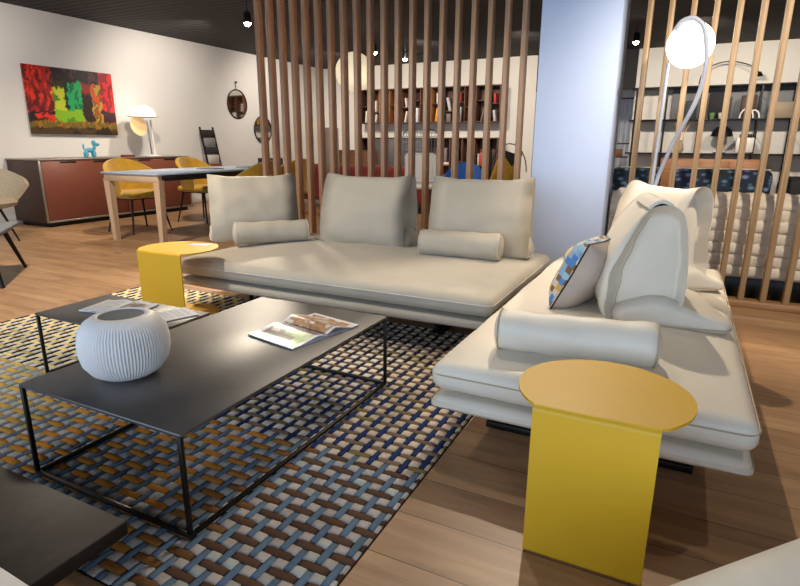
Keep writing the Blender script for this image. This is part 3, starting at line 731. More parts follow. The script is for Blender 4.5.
# ------------------------------------------------------------------ dining table and chairs
t = thing('dining_table', 'long dining table with pale blue-grey top and chunky pale oak legs', 'dining table', (-5.38, 5.45, 0))
MB().box(-.48, .42, -1.25, 1.35, .755, .775, .004).build('tabletop', 'tabletop', t)
MB().box(-.46, .40, -1.23, -1.17, .675, .755, .004).build('end_apron', 'oakX', t)
MB().box(.375, .40, -1.16, 1.3, .69, .755, .004).build('side_apron', 'carbon', t); MB().box(-.46, -.435, -1.16, 1.3, .69, .755, .004).build('side_apron', 'carbon', t)
for x, y in ((-.43, -1.195), (.37, -1.195), (-.43, 1.25), (.37, 1.25)):
    MB().add([(x-.045, y-.035, .70), (x+.045, y-.035, .70), (x+.045, y+.035, .70), (x-.045, y+.035, .70), (x-.028-.02*(1 if x > 0 else -1), y-.03, 0), (x+.028-.02*(1 if x > 0 else -1), y-.03, 0), (x+.028-.02*(1 if x > 0 else -1), y+.03, 0), (x-.028-.02*(1 if x > 0 else -1), y+.03, 0)],
             [(0, 1, 2, 3), (7, 6, 5, 4), (0, 4, 5, 1), (1, 5, 6, 2), (2, 6, 7, 3), (3, 7, 4, 0)]).build('leg', 'oak', t)
for i, (x, y, l) in enumerate(((-5.35, 5.35, 'nearer dark flat tray lying on the pale dining table'), (-5.25, 5.95, 'farther dark flat tray lying on the pale dining table'))):
    tag(MB().box(-.14, .14, -.1, .1, 0, .012, .003).build('flat_tray', 'grey', None, (x, y, .775)), l, 'tray')
def dining_chair():
    """tub chair facing -Y in its own frame (back at +Y)"""
    t = thing('dining_chair', 'mustard yellow velvet tub chair nearest the sideboard end of the dining table', 'chair')
    rows = []
    for i in range(25):
        a = radians(-105+210*i/24); row = []
        for j in range(9):
            v = j/8; top = .20+.22*max(0, cos(a*.85))**1.2; row.append(((.235+.05*v)*sin(a), (.22+.05*v)*cos(a)-.0, .46+(top)*v))
        rows.append(row)
    MB().sheet(rows, .045).build('tub_back', 'velvet', t)
    MB().soft(-.235, .235, -.23, .21, .42, .50, .035, lambda p, u: Vector((p.x, p.y, p.z+(.012*(1-u.x**2)*(1-u.y**2) if u.z > 0 else 0))), n=8).build('seat', 'velvet', t)
    MB().box(-.2, .2, -.18, .18, .405, .425).build('seat_frame', 'black', t)
    for sx in (-1, 1):
        for sy in (-1, 1): MB().tube([(sx*.17, sy*.16, .415), (sx*.24, sy*.23, 0)], .014, 8, taper=.6).build('leg', 'black', t)
    return t
ch = dining_chair(); ch.location = (-6.14, 4.86, 0); ch.scale = (1.12, 1.12, 1.02); ch.rotation_euler = (0, 0, radians(85))
ch['label'] = 'mustard velvet tub chair between sideboard and near end of dining table'
clone(ch, (-6.12, 5.95, 0), radians(95), 'mustard velvet tub chair between sideboard and far half of dining table')
clone(ch, (-4.72, 5.35, 0), radians(-80), 'nearer mustard velvet tub chair on the sofa side of the dining table')
clone(ch, (-4.78, 6.15, 0), radians(-92), 'farther mustard velvet tub chair on the sofa side of the dining table')
bc = MB()
t = thing('black_chair', 'black chair whose flat backrest top shows past the far end of the dining table', 'chair', (-6.9, 8.3, 0), radians(20))
MB().soft(-.24, .24, .2, .24, .55, .82, .018, None, n=5).build('backrest', 'carbon', t); MB().soft(-.24, .24, -.2, .22, .43, .47, .018, None, n=5).build('seat', 'carbon', t)
for sx in (-1, 1):
    for sy in (-1, 1): MB().tube([(sx*.2, sy*.18, .44), (sx*.23, sy*.21, 0)], .013, 8).build('leg', 'black', t)
    MB().tube([(sx*.2, .2, .44), (sx*.2, .22, .6)], .013, 8).build('back_post', 'black', t)

# ------------------------------------------------------------------ lamps
t = thing('paper_pendant', 'large cream paper globe pendant hanging behind the slats', 'pendant lamp', (-4.93, 8.2, 2.2))
pr = [(max(.001, .30*sin(pi*i/24)), -.30*cos(pi*i/24)) for i in range(25)]
MB().lathe(pr, 40).build('paper_globe', 'lantern', t); MB().tube([(0, 0, .30), (0, 0, CH-2.2)], .004, 6).build('cord', 'carbon', t)

def spot(label, loc, r=.042):
    t = thing('track_spotlight', label, 'spotlight', loc)
    MB().tube([(0, 0, 0), (0, 0, CH-loc[2])], .008, 6).build('stem', 'carbon', t)
    a = MB(); a.lathe([(r*1.05, -.05), (r*1.05, .06), (r*.6, .08), (.005, .085)], 20); a.build('housing', 'carbon', t)
    a = MB(); a.lathe([(.001, -.05-r), (r*.5, -.05-r*.87), (r*.87, -.05-r*.5), (r, -.05), (.001, -.049)], 20); a.build('bulb', 'bulb', t)
    return t
for l, lab in (((-5.14, 5.97, 2.6), 'glaring ceiling spotlight left of the first slat'), ((-.87, 9.56, 2.62), 'lit ceiling spotlight seen just right of the white pillar'),
               ((-4.89, 8.8, 2.62), 'lit ceiling spotlight above the paper globe, seen between slats'), ((-4.81, 9.81, 2.64), 'farther lit ceiling spotlight right of the paper globe, seen between slats')):
    spot(lab, l)
t = thing('recessed_downlight', 'small round downlight flush in the dark ceiling at top left', 'downlight', (-5.55, 5.65, CH))
a = MB(); a.lathe([(.03, -.004), (.055, -.004), (.058, 0), (.03, 0)], 24); a.build('ring', 'steel', t)
a = MB(); a.lathe([(.001, -.003), (.032, -.003), (.032, -.001), (.001, -.001)], 20); a.build('bulb', 'bulb', t)

# arc floor lamp in front of the oak slats
LY = 4.17
t = thing('arc_floor_lamp', 'grey arc floor lamp with glowing white globe between cream sofa and oak slats', 'floor lamp', (-.19, LY, 0))
def L_(x, z): return (x+.19, 0, z)
MB().lathe([(.12, 0), (.12, .014), (.02, .02)], 32).build('base', 'lilac', t)
MB().tube([L_(-.19, .015), L_(-.185, .8), L_(-.175, 1.60)], .011).build('pole', 'lilac', t)
import itertools
ctrl = [(-.175, .72), (-.15, .90), (-.08, 1.13), (-.01, 1.30), (.028, 1.43), (.04, 1.60), (.01, 1.775), (-.03, 1.835), (-.075, 1.855), (-.125, 1.84), (-.16, 1.79)]
def cr(ps, n=8):
    o = []
    for i in range(len(ps)-1):
        p0, p1, p2, p3 = ps[max(i-1, 0)], ps[i], ps[i+1], ps[min(i+2, len(ps)-1)]
        for k in range(n):
            u = k/n; o.append(tuple(.5*((2*b)+(-a+c)*u+(2*a-5*b+4*c-d)*u*u+(-a+3*b-3*c+d)*u**3) for a, b, c, d in zip(p0, p1, p2, p3)))
    return o+[ps[-1]]
MB().tube([((x*(1-.036*k)+.19), -.15*k, 1.098+(z-1.098)*(1-.036*k)) for x, z in cr(ctrl) for k in (max(0, min(1, (z-.9)/.4)),)], .0135, 10).build('curved_arm', 'lilac', t)
pr = [(max(.001, .137*sin(pi*i/28)), -.137*cos(pi*i/28)) for i in range(29)]
MB().lathe(pr, 44).build('globe', 'globe', t, loc=(.128, 0, 1.70))

# ------------------------------------------------------------------ quilted sofa behind the oak slats
t = thing('quilted_sofa', 'cream honeycomb-quilted sofa seen from behind through the oak slats', 'sofa', (.45, 4.95, 0))
nxq, nzq = 150, 56; xa, xb, za, zb = -.93, 1.25, .17, .74
rows = []
for i in range(nxq+1):
    x = xa+(xb-xa)*i/nxq; row = []
    for j in range(nzq+1):
        z = za+(zb-za)*j/nzq; cw, chh = .15, .082; r_ = math.floor((z-za)/chh); fx = ((x+(.5*cw if r_ % 2 else 0))/cw) % 1; fz = ((z-za)/chh) % 1
        h = (1-abs(2*fx-1)**5)*(1-abs(2*fz-1)**3)
        e = .06*max(0, (z-(zb-.08))/.08)**2
        row.append((x, -.30-.026*h**.6+e, z))
    rows.append(row)
MB().sheet(rows, .012).build('quilted_back', 'quilt', t)
MB().soft(xa, xb, -.285, -.10, .17, .765, .05, lambda p, u: Vector((p.x, p.y, p.z+(.008*sin(p.x*42) if u.z > .9 else 0))), n=40).build('back_core', 'quilt', t)
MB().soft(xa, xb, -.11, .65, .17, .42, .05, None, n=10).build('seat', 'quilt', t)
MB().box(xa+.05, xb-.05, -.24, .6, 0, .17).build('plinth', 'black', t)
def slab(name, label, cat, loc, rot, w, h, th, m, group=None):
    t = thing(name, label, cat, loc, 0, group); t.rotation_euler = rot
    MB().soft(-w/2, w/2, -th/2, th/2, 0, h, th*.48, lambda p, u: Vector((p.x*(1-.03*(1-abs(u.z))), p.y*(1+.25*(1-u.x**2)), p.z)), n=12).build('cover', m, t)
    pts = [(-w/2, 0, .0), (w/2, 0, .0), (w/2, 0, h), (-w/2, 0, h)]
    MB().tube([(-w/2+.02, 0, h), (w/2-.02, 0, h+.002)], .006, 6).build('piping', 'quilt', t)
slab('leaf_cushion', 'navy leaf-print cushion right of the lamp pole on the quilted sofa', 'cushion', (.26, 4.98, .46), (radians(-8), 0, 0), .68, .46, .12, 'leaf')
slab('leaf_cushion', 'navy leaf-print cushion left of the lamp pole on the quilted sofa', 'cushion', (-.36, 4.98, .46), (radians(-8), 0, 0), .4, .46, .12, 'leaf')
slab('dark_cushion', 'charcoal cushion at the right end of the quilted sofa', 'cushion', (.85, 4.99, .44), (radians(-8), 0, 0), .44, .44, .14, 'dark')
slab('grey_cushion', 'grey-brown cushion behind the charcoal cushion at the right edge', 'cushion', (.98, 5.17, .46), (radians(-8), 0, 0), .34, .52, .12, 'grey')

# ------------------------------------------------------------------ right back wall shelving
t = thing('wall_shelf_unit', 'black steel shelving along the back wall seen through the oak slats', 'shelf', (.4, 11.98, 0))
SX = .4
for z in (.94, 1.53, 2.09): MB().box(-1.45, 2.2, -.36, -.02, z-.012, z+.012).build('shelf', 'black', t)
for x in (-1.35, -.84, -.28, .62, 1.12, 2.1):
    a = MB(); a.bar((x, -.34, .0), (x, -.34, 2.1), .025); a.bar((x, -.04, .0), (x, -.04, 2.1), .025)
    for k in range(9): a.bar((x, -.34, .25+k*.21), (x, -.04, .25+k*.21), .012)
    a.build('ladder_upright', 'black', t)
MB().box(-.76, 2.1, -.05, -.03, 1.54, 2.08).build('back_panel', 'grey', t)
def sitem(name, label, cat, x0, x1, y0, y1, z0, z1, m, group=None, b=.004): 
    cx, cy = (x0+x1)/2, (y0+y1)/2
    return tag(MB().box(x0-cx, x1-cx, y0-cy, y1-cy, 0, z1-z0, b).build(name, m, None, (cx, cy, z0)), label, cat, group)
sy = 11.75
sitem('dark_screen', 'dark square framed panel on the upper black shelf, right of the magenta box', 'panel', .24, .56, sy-.05, sy-.02, 1.60, 1.98, 'dark')
sitem('magenta_box', 'upright magenta box on the upper black shelf', 'box', .11, .2, sy-.08, sy+.08, 1.542, 1.96, 'pink')
sitem('framed_print', 'dark framed print on the upper black shelf, left of the magenta box', 'frame', -.12, .06, sy-.02, sy+.01, 1.542, 1.86, bookmat('#353a44'))
sitem('speaker_box', 'brown square box with a dark round hole on the upper black shelf', 'box', .74, .96, sy-.1, sy+.05, 1.542, 1.92, bookmat('#4a3230'))
sitem('storage_box', 'beige storage box at the right of the upper black shelf', 'box', 1.2, 1.5, sy-.1, sy+.05, 1.542, 1.80, bookmat('#9a8a74'))
for i, (x, c, l) in enumerate(((.32, '#5d7a4a', 'small green cup under the dark framed panel on the upper shelf'), (.46, '#c9c2b4', 'small pale cup under the dark framed panel on the upper shelf'), (-.22, '#8a6a50', 'small brown cup at the left of the upper black shelf'))):
    t2 = tag(MB().lathe([(.035, 0), (.05, .08), (.045, .1), (.04, .09), (.03, .01), (.001, .008)], 20).build('cup', bookmat(c), None, (x, 11.68, 1.543)), l, 'cup')
t = thing('arch_sculpture', 'white double-arch sculpture on the upper black shelf', 'sculpture', (.84, 11.62, 1.543))
for q, r_ in ((0, .1), (.11, .08)): 
    MB().tube([(q+r_*cos(pi*k/14), 0, .001+r_*1.6*sin(pi*k/14)) for k in range(15)], .014).build('arch', 'white', t)
# mushroom lamp, black box, white arch block on the lower shelf
t = thing('dome_lamp', 'black half-dome table lamp on the lower black shelf', 'lamp', (.52, 11.78, .953))
MB().lathe([(.1, 0), (.1, .015), (.012, .02), (.012, .3)], 28).build('stem', 'carbon', t)
MB().lathe([(.0, .47), (.08, .455), (.15, .39), (.18, .29), (.17, .29), (.14, .37), (.0, .455)], 40).build('dome_shade', 'carbon', t)
sitem('black_box', 'black box upon the white block on the lower black shelf', 'box', .80, .98, 11.66, 11.86, 1.202, 1.28, 'carbon')
t = thing('white_block', 'white block with a dark arched opening on the lower black shelf', 'box', (.86, 11.78, .953))
MB().box(-.12, .14, -.1, .1, 0, .248).build('block', 'white', t)
MB().prism([(-.05, 0), (.05, 0)]+[(.05*cos(pi*k/10), .1+.05*sin(pi*k/10)) for k in range(11)], 0, .005).build('arched_opening', 'carbon', t).rotation_euler = (radians(90), 0, 0)
t.children[1].location = (.01, -.1005, .02)
t = thing('reed_vase', 'small beige vase with thin reeds on the lower black shelf', 'vase', (-.13, 11.76, .953))
MB().lathe([(.04, 0), (.07, .05), (.06, .13), (.02, .2), (.02, .23)], 24).build('vase_body', 'beige', t)
for k in range(5): MB().tube([(0, 0, .2), (.03*(k-2), .01*k, .38), (.06*(k-2), .02*(k-1), .52)], .004, 5).build('reed', 'amber', t)
t = thing('credenza', 'warm walnut credenza under the black shelving on the back wall', 'sideboard', (.45, 11.5, 0))
MB().box(-.85, .75, -.26, .12, .12, .86, .006).build('body', 'wood_mid', t)
for k in range(3): MB().box(-.84+k*.53, -.84+k*.53+.52, -.275, -.26, .14, .83).build('door', 'wood_mid', t)
MB().box(-.8, .7, -.2, .1, 0, .12).build('plinth', 'black', t)
t = thing('desk_lamp', 'thin black arched reading lamp above the upper black shelf', 'lamp', (.05, 11.78, 2.103))
MB().lathe([(.06, 0), (.06, .01), (.01, .015)], 20).build('base', 'black', t)
MB().tube(cr([(0, 0, .01), (.02, 0, .18), (.16, 0, .33), (.42, 0, .39), (.72, 0, .32), (.88, 0, .2)]), .009).build('arm', 'black', t)
a = MB(); a.lathe([(.03, 0), (.07, -.07), (.06, -.07), (.02, 0)], 20); a.build('shade', 'black', t, loc=(.89, 0, .2))
# recess beyond the back wall: curtain and clutter
t = thing('curtain', 'pale white curtain in the far recess right of the pillar', 'curtain', (-1.5, 14.4, .5))
MB().sheet([[(-.6+i*.015, .03*sin(i*.9), z) for z in (0, .4, .8, 1.2, 1.6)] for i in range(90)], .006).build('fabric', 'curtain', t)
MB().tube([(-.7, 0, 1.62), (.8, 0, 1.62)], .015).build('rod', 'carbon', t)
t = thing('display_shelf', 'dark wooden display rack with brown boxes before the far curtain', 'shelf', (-1.35, 13.2, 0))
for z in (.5, .82, 1.1): MB().box(-.3, .3, -.15, .15, z, z+.03).build('shelf', 'walnut', t)
for x in (-.3, .27): MB().box(x, x+.03, -.15, .15, 0, 1.13).build('upright', 'walnut', t)
sitem('brown_box', 'brown box on the middle board of the far display rack', 'box', -1.5, -1.25, 13.1, 13.3, .851, 1.0, 'wood_mid')

# ------------------------------------------------------------------ back wall bookshelves (left part, seen between slats)
t = thing('wall_bookshelf', 'long dark walnut bookshelf hung high on the back wall, divided into narrow bays', 'bookshelf', (-5.2, 11.98, 1.53))
BX0, BX1, BH, BD = -1.68, 1.66, .74, .33; nb = 13
MB().box(BX0, BX1, -.02, 0, 0, BH).build('back_board', 'walnut', t)
for z in (0, BH-.022): MB().box(BX0, BX1, -BD, -.02, z, z+.022).build('shelf_board', 'walnut', t)
bw = (BX1-BX0-.02)/nb
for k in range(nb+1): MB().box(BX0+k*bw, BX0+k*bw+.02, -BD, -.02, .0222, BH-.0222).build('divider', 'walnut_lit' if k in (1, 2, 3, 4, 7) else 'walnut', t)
shz = {}
for k in range(nb):
    z = .022+(.34, .22, .42, .34, .30, .44, .26, .36, .20, .38, .28, .40, .34)[k]; shz[k] = z
    MB().box(BX0+k*bw+.0201, BX0+(k+1)*bw-.0001, -BD+.01, -.02, z, z+.016).build('inner_shelf', 'walnut', t)
cols = ['#e6ded2', '#d9cfc4', '#e8a23c', '#c23a34', '#e9e4dc', '#d9cdd4', '#d8cfc6', '#7c6a64', '#e0d8e0', '#c84a4a', '#7e8a94', '#c9c4c8', '#3d4a60', '#bfae98']
names = {'#e6ded2': 'white', '#d9cfc4': 'cream', '#e8a23c': 'orange', '#c23a34': 'red', '#e9e4dc': 'off-white', '#d9cdd4': 'pale pink', '#d8cfc6': 'light grey', '#7c6a64': 'taupe', '#e0d8e0': 'lilac', '#c84a4a': 'coral', '#7e8a94': 'blue-grey', '#c9c4c8': 'silver grey', '#3d4a60': 'navy', '#bfae98': 'sand'}
ordn = ['first', 'second', 'third', 'fourth', 'fifth', 'sixth', 'seventh', 'eighth', 'ninth', 'tenth', 'eleventh', 'twelfth', 'thirteenth']
def book(cx, y, z, w, h, d, lean, c, label, grp):
    t = thing('book', label, 'book', (cx, y, z), 0, grp); t.rotation_euler = (0, lean, 0)
    MB().box(-w/2, w/2, -d/2, d/2, 0, h, .002).build('cover', bookmat(c), t); MB().box(-w/2+.003, w/2-.003, -d/2+.004, d/2+.002, .003, h+.0006, .0005).build('pages', 'paper', t)
bks = [(0, 0, .04, .26, .1), (1, 0, .03, .18, .12), (2, 0, .05, .24, 0), (2, 1, .04, .2, 0), (3, 0, .08, .24, 0), (4, 1, .03, .2, -.1), (4, 0, .03, .24, .2), (5, 0, .09, .3, 0), (6, 1, .1, .3, 0), (7, 0, .09, .28, .15), (8, 1, .05, .28, -.35), (8, 0, .1, .18, 0), (9, 0, .04, .3, .05), (9, 1, .04, .2, 0), (10, 1, .08, .26, 0), (10, 0, .03, .2, .1), (11, 0, .03, .26, .45), (12, 0, .04, .22, -.15), (12, 1, .04, .2, 0), (3, 1, .03, .25, 0), (7, 1, .05, .22, 0), (1, 1, .04, .24, 0)]
seen = {}
for i, (k, up, w, h, lean) in enumerate(bks):
    c = cols[(k*3+up*5+i) % len(cols)] if i not in (2, 4, 14) else {2: '#e8a23c', 4: '#c23a34', 14: '#c84a4a'}[i]
    z = 1.53+(.0225 if not up else shz[k]+.0165); room = (shz[k]-.024 if not up else BH-.022-shz[k]-.018)
    h = min(h, room-.03); lean = max(-.25, min(.25, lean)); cx = -5.2+BX0+(k+.5)*bw+.01; wz = abs(sin(lean))*w/2
    book(cx-sin(lean)*h/2, 11.98-.18, z+wz, min(w, .11), h, .17, lean, c, names[c]+' book '+('above' if up else 'below')+' the inner shelf of the '+ordn[k]+' bay of the high bookshelf', 'books on the high bookshelf')
# lower unit
t = thing('low_bookcase', 'long low dark bookcase with charcoal doors under the hung bookshelf', 'bookshelf', (-5.2, 11.98, 0))
MB().box(BX0, BX1, -.02, 0, .08, 1.22).build('back_board', 'walnut', t)
for z in (.08, 1.20): MB().box(BX0, BX1, -BD-.04, -.02, z, z+.022).build('shelf_board', 'walnut', t)
MB().box(BX0+.05, BX1-.05, -BD, -.05, 0, .08).build('plinth', 'black', t)
for x in (BX0, BX0+.42, BX0+1.7, BX0+1.98, BX0+2.26, BX0+2.54, BX0+2.82, BX0+3.1, BX1-.02): MB().box(x, x+.02, -BD-.03, -.02, .1022, 1.1999).build('divider', 'walnut', t)
MB().box(BX0+.4401, BX0+1.06, -BD-.03, -.3, .11, 1.19).build('door', 'grey_door', t); MB().box(BX0+1.07, BX0+1.6999, -BD-.03, -.3, .11, 1.19).build('door', 'grey_door', t)
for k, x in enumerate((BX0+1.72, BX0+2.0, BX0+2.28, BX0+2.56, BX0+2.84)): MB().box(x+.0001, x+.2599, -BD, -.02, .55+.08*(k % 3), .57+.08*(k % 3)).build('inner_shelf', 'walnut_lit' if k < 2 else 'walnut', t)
MB().box(BX0+.0201, BX0+.4199, -BD, -.02, .78, .8).build('inner_shelf', 'walnut', t)
t = thing('pink_bust', 'small pink sculpture in the left open bay of the low bookcase', 'sculpture', (-5.2+BX0+.22, 11.76, .801))
a = MB(); blob(a, (0, 0, .2), (.055, .06, .08)); blob(a, (.02, 0, .08), (.09, .07, .08)); blob(a, (-.02, .02, .31), (.05, .04, .05)); a.build('body', bookmat('#d99a92'), t)
for i, (x, w, h, c, l, k) in enumerate(((1.86, .1, .3, '#b98d62', 'tan box file', 0), (2.12, .22, .05, '#e8e0d6', 'white flat book', 1), (2.14, .05, .3, '#8a7f86', 'grey upright book', 1), (2.40, .06, .28, '#2c2c34', 'black upright book', 2), (2.68, .07, .34, '#6d7076', 'slate upright book', 0), (2.96, .06, .26, '#c04a3c', 'red upright book', 1), (2.9, .03, .24, '#d8d0c8', 'pale upright book', 1))):
    z = .5701+.08*(k % 3)+(.055 if l.startswith('grey up') else 0)
    book(-5.2+BX0+x, 11.78, z, w, h, .17, 0, c, l+' in the low bookcase right of the charcoal doors', 'books in the low bookcase')

# ------------------------------------------------------------------ things between slats and back wall
t = thing('red_sofa', 'deep red velvet sofa seen through the brown slats', 'sofa', (-4.95, 8.55, 0))
MB().soft(-1.35, 1.35, -.42, -.2, .12, .74, .07, lambda p, u: p+Vector((0, 0, .01*sin(p.x*5))), n=20).build('backrest', 'red', t)
MB().soft(-1.3, 1.3, -.22, .45, .16, .44, .06, None, n=8).build('seat', 'red', t)
for s in (-1, 1): MB().soft(s*1.28-.1, s*1.28+.1, -.4, .45, .12, .6, .06, None, n=6).build('armrest', 'red', t)
for x in (-1.2, 1.2):
    for y in (-.33, .35): MB().tube([(x, y, .13), (x, y, 0)], .02).build('leg', 'black', t)
t = thing('wooden_console', 'chestnut wooden cabinet behind the red sofa', 'cabinet', (-6.1, 9.9, 0))
MB().box(-.55, .55, -.22, .22, .06, .96, .006).build('body', 'wood_mid', t); MB().box(-.5, .5, -.18, .18, 0, .06).build('plinth', 'black', t)
MB().box(-.53, -.01, -.235, -.22, .08, .92).build('door', 'wood_mid', t); MB().box(.01, .53, -.235, -.22, .08, .92).build('door', 'wood_mid', t)
t = thing('grey_column_shelf', 'tall narrow taupe cabinet column seen between the brown slats, left of the red sofa end', 'cabinet', (-4.83, 7.35, 0))
MB().box(-.06, .06, -.1, .1, 0, 1.32, .004).build('body', bookmat('#8f8474'), t); MB().box(-.055, .055, -.105, -.1, .02, 1.3, .002).build('front_panel', bookmat('#9a8e7c'), t)
t = thing('wire_chair', 'wire-backed chair with a white padded back seen between the brown slats', 'chair', (-3.02, 6.62, 0), radians(26))
a = MB(); W2 = .22
out = [(-W2, 0, .96), (-W2-.01, 0, 1.15), (-W2+.04, 0, 1.25), (0, 0, 1.28), (W2-.04, 0, 1.25), (W2+.01, 0, 1.15), (W2, 0, .96)]
a.tube(cr(out, 5), .009); 
for k in range(9): x = -.18+k*.045; a.tube([(x, 0, .6), (x, .0, 1.26-abs(x)*.2)], .004, 5)
for k in range(6): z = 1.0+k*.045; a.tube([(-.215, 0, z), (.215, 0, z)], .004, 5)
a.build('wire_back', 'steel', t)
MB().soft(-.2, .2, -.075, -.012, .62, .985, .06, None, n=8).build('back_pad', 'white', t)
MB().soft(-.21, .21, -.46, -.05, .56, .62, .03, None, n=6).build('seat', 'white', t)
for sx in (-1, 1):
    for y in (-.42, -.03): MB().tube([(sx*.17, y, .57), (sx*.22, y, 0)], .011).build('leg', 'steel', t)
t = thing('blue_chair', 'royal blue shell chair whose rounded back rises behind the right grey back cushion', 'chair', (-2.40, 6.6, 0), radians(20))
rows = []
for i in range(21):
    a_ = -1+i/10; row = []
    for j in range(9): v = j/8; hz = .45+.43*v*sqrt(max(.02, 1-.8*a_*a_)); row.append((.29*a_, -.0+.14*a_*a_*-1+.06*v, hz))
    rows.append(row)
MB().sheet(rows, .03).build('backrest', 'blue', t)
MB().soft(-.26, .26, -.42, .02, .42, .47, .025, None, n=6).build('seat', 'blue', t)
for sx in (-1, 1):
    for y in (-.36, -.04): MB().tube([(sx*.18, y, .43), (sx*.22, y, 0)], .012).build('leg', 'black', t)
t = thing('yellow_armchair', 'yellow and black cushioned chair with a thin black hoop, just left of the pillar', 'chair', (-2.38, 8.2, 0), radians(20))
a = MB(); a.soft(-.18, .20, -.05, .05, .5, .95, .045, lambda p, u: Vector((p.x+.10*u.z*.7, p.y*(1-.2*abs(u.z)), p.z+.06*u.x)), n=10); a.build('back_cushion', 'velvet', t)
a = MB(); a.add([(-.10, -.07, 1.04), (.22, -.07, .93), (.10, -.07, .78), (-.10, -.03, 1.04), (.22, -.03, .93), (.10, -.03, .78)], [(0, 2, 1), (3, 4, 5), (0, 1, 4, 3), (1, 2, 5, 4), (2, 0, 3, 5)]); a.build('black_corner', 'dark', t)
a = MB(); a.tube([(-.2+.26*(1-cos(pi*k/16)), .0, .7+.4*sin(pi*k/16)) for k in range(17)], .008, 6); a.build('hoop', 'carbon', t)
MB().soft(-.24, .24, -.4, 0, .42, .52, .04, None, n=6).build('seat', 'dark', t)
MB().tube([(-.2, 0, .0), (-.2, 0, .98)], .012).build('post', 'carbon', t)
for sx in (-1, 1):
    for y in (-.36, -.04): MB().tube([(sx*.18, y, .43), (sx*.22, y, 0)], .012).build('leg', 'black', t)

# ------------------------------------------------------------------ camera
F, PI_, RO, HH, YAW = 556.067, .263, .005, 1.098, radians(26.5)
fw = Vector((0, cos(PI_), -sin(PI_))); r = Vector((1, 0, 0)); up = Vector((0, sin(PI_), cos(PI_)))
r2 = r*cos(RO)+up*sin(RO); u2 = -r*sin(RO)+up*cos(RO)
Rz = Matrix.Rotation(YAW, 3, 'Z'); fw, r2, u2 = Rz@fw, Rz@r2, Rz@u2
cd = bpy.data.cameras.new('camera'); cam = bpy.data.objects.new('camera', cd); COL.objects.link(cam)
mw = Matrix((( r2.x, u2.x, -fw.x, 0), (r2.y, u2.y, -fw.y, 0), (r2.z, u2.z, -fw.z, HH), (0, 0, 0, 1)))
cam.matrix_world = mw; cd.sensor_width = 36; cd.lens = F/800*36; cd.clip_start = .02; SC.camera = cam

# ------------------------------------------------------------------ light
def area(name, loc, tgt, sx, sy, e, col):
    l = bpy.data.lights.new(name, 'AREA'); l.shape = 'RECTANGLE'; l.size = sx; l.size_y = sy; l.energy = e; l.color = col
    o = bpy.data.objects.new(name, l); COL.objects.link(o); o.location = loc
    o.rotation_euler = (Vector(tgt)-Vector(loc)).to_track_quat('-Z', 'Y').to_euler(); return o
def slight(name, loc, tgt, e, ang, blend, rad, col=(1, .84, .62)):
    l = bpy.data.lights.new(name, 'SPOT'); l.energy = e; l.spot_size = radians(ang); l.spot_blend = blend; l.shadow_soft_size = rad; l.color = col
    o = bpy.data.objects.new(name, l); COL.objects.link(o); o.location = loc
    o.rotation_euler = (Vector(tgt)-Vector(loc)).to_track_quat('-Z', 'Y').to_euler(); return o
W = bpy.data.worlds.new('daylight'); SC.world = W; W.use_nodes = True
W.node_tree.nodes['Background'].inputs[0].default_value = (.8, .88, 1, 1); W.node_tree.nodes['Background'].inputs[1].default_value = 1.0
area('window_daylight', (-1.5, YF+.05, 1.5), (-1.5, 5, 1.0), 8.5, 2.1, 150, (.55, .75, 1))
WARM = (1, .86, .68)
# unseen overhead spots: some read off shadows, others added as fill
slight('spot_cream_sofa', (-.75, 3.95, 2.72), (-.1, 2.2, .3), 170, 75, .5, .03, WARM)
slight('spot_coffee_table', (-1.2, 2.7, 2.72), (-1.5, 1.6, 0), 45, 95, .8, .06, WARM)
slight('spot_grey_sofa', (-2.9, 1.9, 2.72), (-2.0, 3.4, .4), 150, 90, .7, .05, WARM)
slight('fill_left_floor', (-4.6, 2.4, 2.72), (-4.8, 2.8, 0), 300, 110, .8, .06, WARM)  # unseen lamp added to brighten the left rug and floor
slight('spot_dining', (-5.6, 5.0, 2.72), (-6.6, 5.6, .5), 200, 110, .8, .06, WARM)
slight('spot_right_floor', (1.6, 3.4, 2.72), (.9, 2.2, 0), 40, 70, .5, .03, WARM)
for x, y, e in ((-6.2, 3.2, 120), (-6.4, 6.6, 120), (-6.4, 9.5, 110)):
    slight('added_wall_fill', (x, y, 2.7), (XL, y+.6, 1.5), e, 120, .9, .08, (1, .9, .78))  # unseen lamps added to brighten the left wall
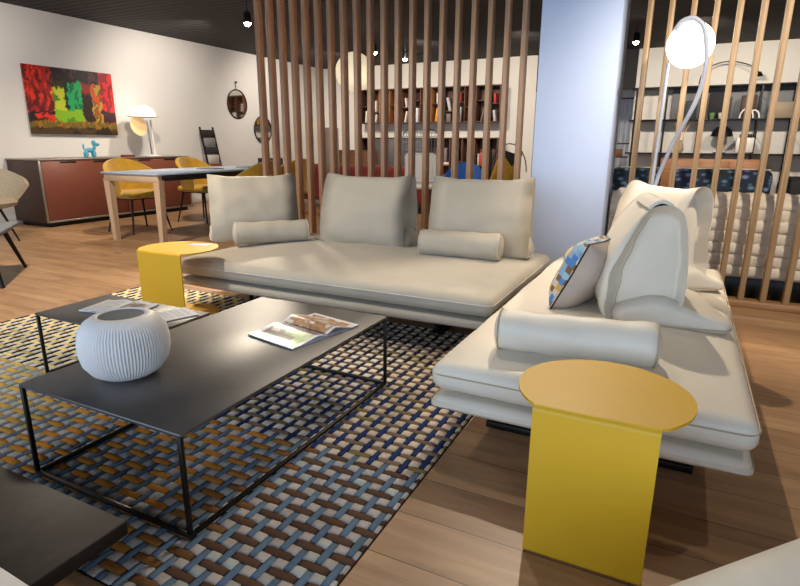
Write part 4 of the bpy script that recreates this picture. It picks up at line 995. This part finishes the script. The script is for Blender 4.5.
for x, y, e in ((-6.5, 9.6, 140), (-4.4, 9.2, 160), (-2.6, 9.2, 150), (.0, 9.3, 170), (1.6, 9.3, 140)):
    slight('added_back_fill', (x, y, 2.7), (x, YB, 1.3), e, 110, .9, .08, (1, .88, .72))  # unseen lamps added so that the back wall reads brighter
slight('spot_by_slats', (-5.10, 5.93, 2.50), (-1.9, 2.1, .35), 400, 60, .5, .045, (1, .86, .68))
slight('spot_beyond_slats', (-1.64, 6.9, 2.6), (.5, 3.6, 0), 170, 60, .5, .03, (1, .84, .64))
slight('fill_pillar_side', (1.6, 4.15, 2.7), (-.5, 4.65, 1.2), 40, 60, .8, .04, WARM)  # unseen lamp added to light the pillar's right face
slight('fill_quilted_sofa', (.9, 2.4, 2.7), (.3, 4.9, .5), 220, 80, .7, .04, WARM)  # unseen lamp added to warm and brighten the quilted back
slight('fill_mid_chairs', (-2.3, 4.9, 2.7), (-2.9, 6.8, .7), 70, 80, .7, .04, WARM)  # unseen lamp added to lift the white pad and nearby chairs
slight('spot_lounge', (-3.8, 7.2, 2.7), (-4.2, 8, .3), 120, 110, .8, .06, WARM)
pl = bpy.data.lights.new('globe_light', 'POINT'); pl.energy = 3; pl.shadow_soft_size = .17; pl.color = (1, .93, .82)
po = bpy.data.objects.new('globe_light', pl); COL.objects.link(po); po.location = (-.085, LY-.0, 1.48)
SC.view_settings.view_transform = 'Standard'; SC.view_settings.look = 'None'; SC.view_settings.gamma = 1; SC.view_settings.exposure = 0.28
SC.view_settings.use_curve_mapping = False
GR = {'dining_chair': 'mustard tub chairs around the dining table', 'round_mirror': 'round mirrors on the left wall', 'track_spotlight': 'lit spotlights under the dark ceiling',
      'back_cushion': 'back cushions on the two platform sofas', 'bolster_cushion': 'bolsters on the two platform sofas', 'side_table': 'bent yellow side tables', 'flat_tray': 'flat trays on the dining table',
      'platform_sofa': 'platform sofas around the coffee tables', 'coffee_table': 'black coffee tables', 'slat_partition': 'slatted partitions', 'leaf_cushion': 'leaf-print cushions on the quilted sofa', 'cup': 'cups on the upper black shelf'}
for o in list(bpy.data.objects):
    k = o.name.split('.')[0]
    if 'label' in o and k in GR and 'group' not in o: o['group'] = GR[k]
for o in list(bpy.data.objects):
    if 'group' in o and not o['group']: del o['group']
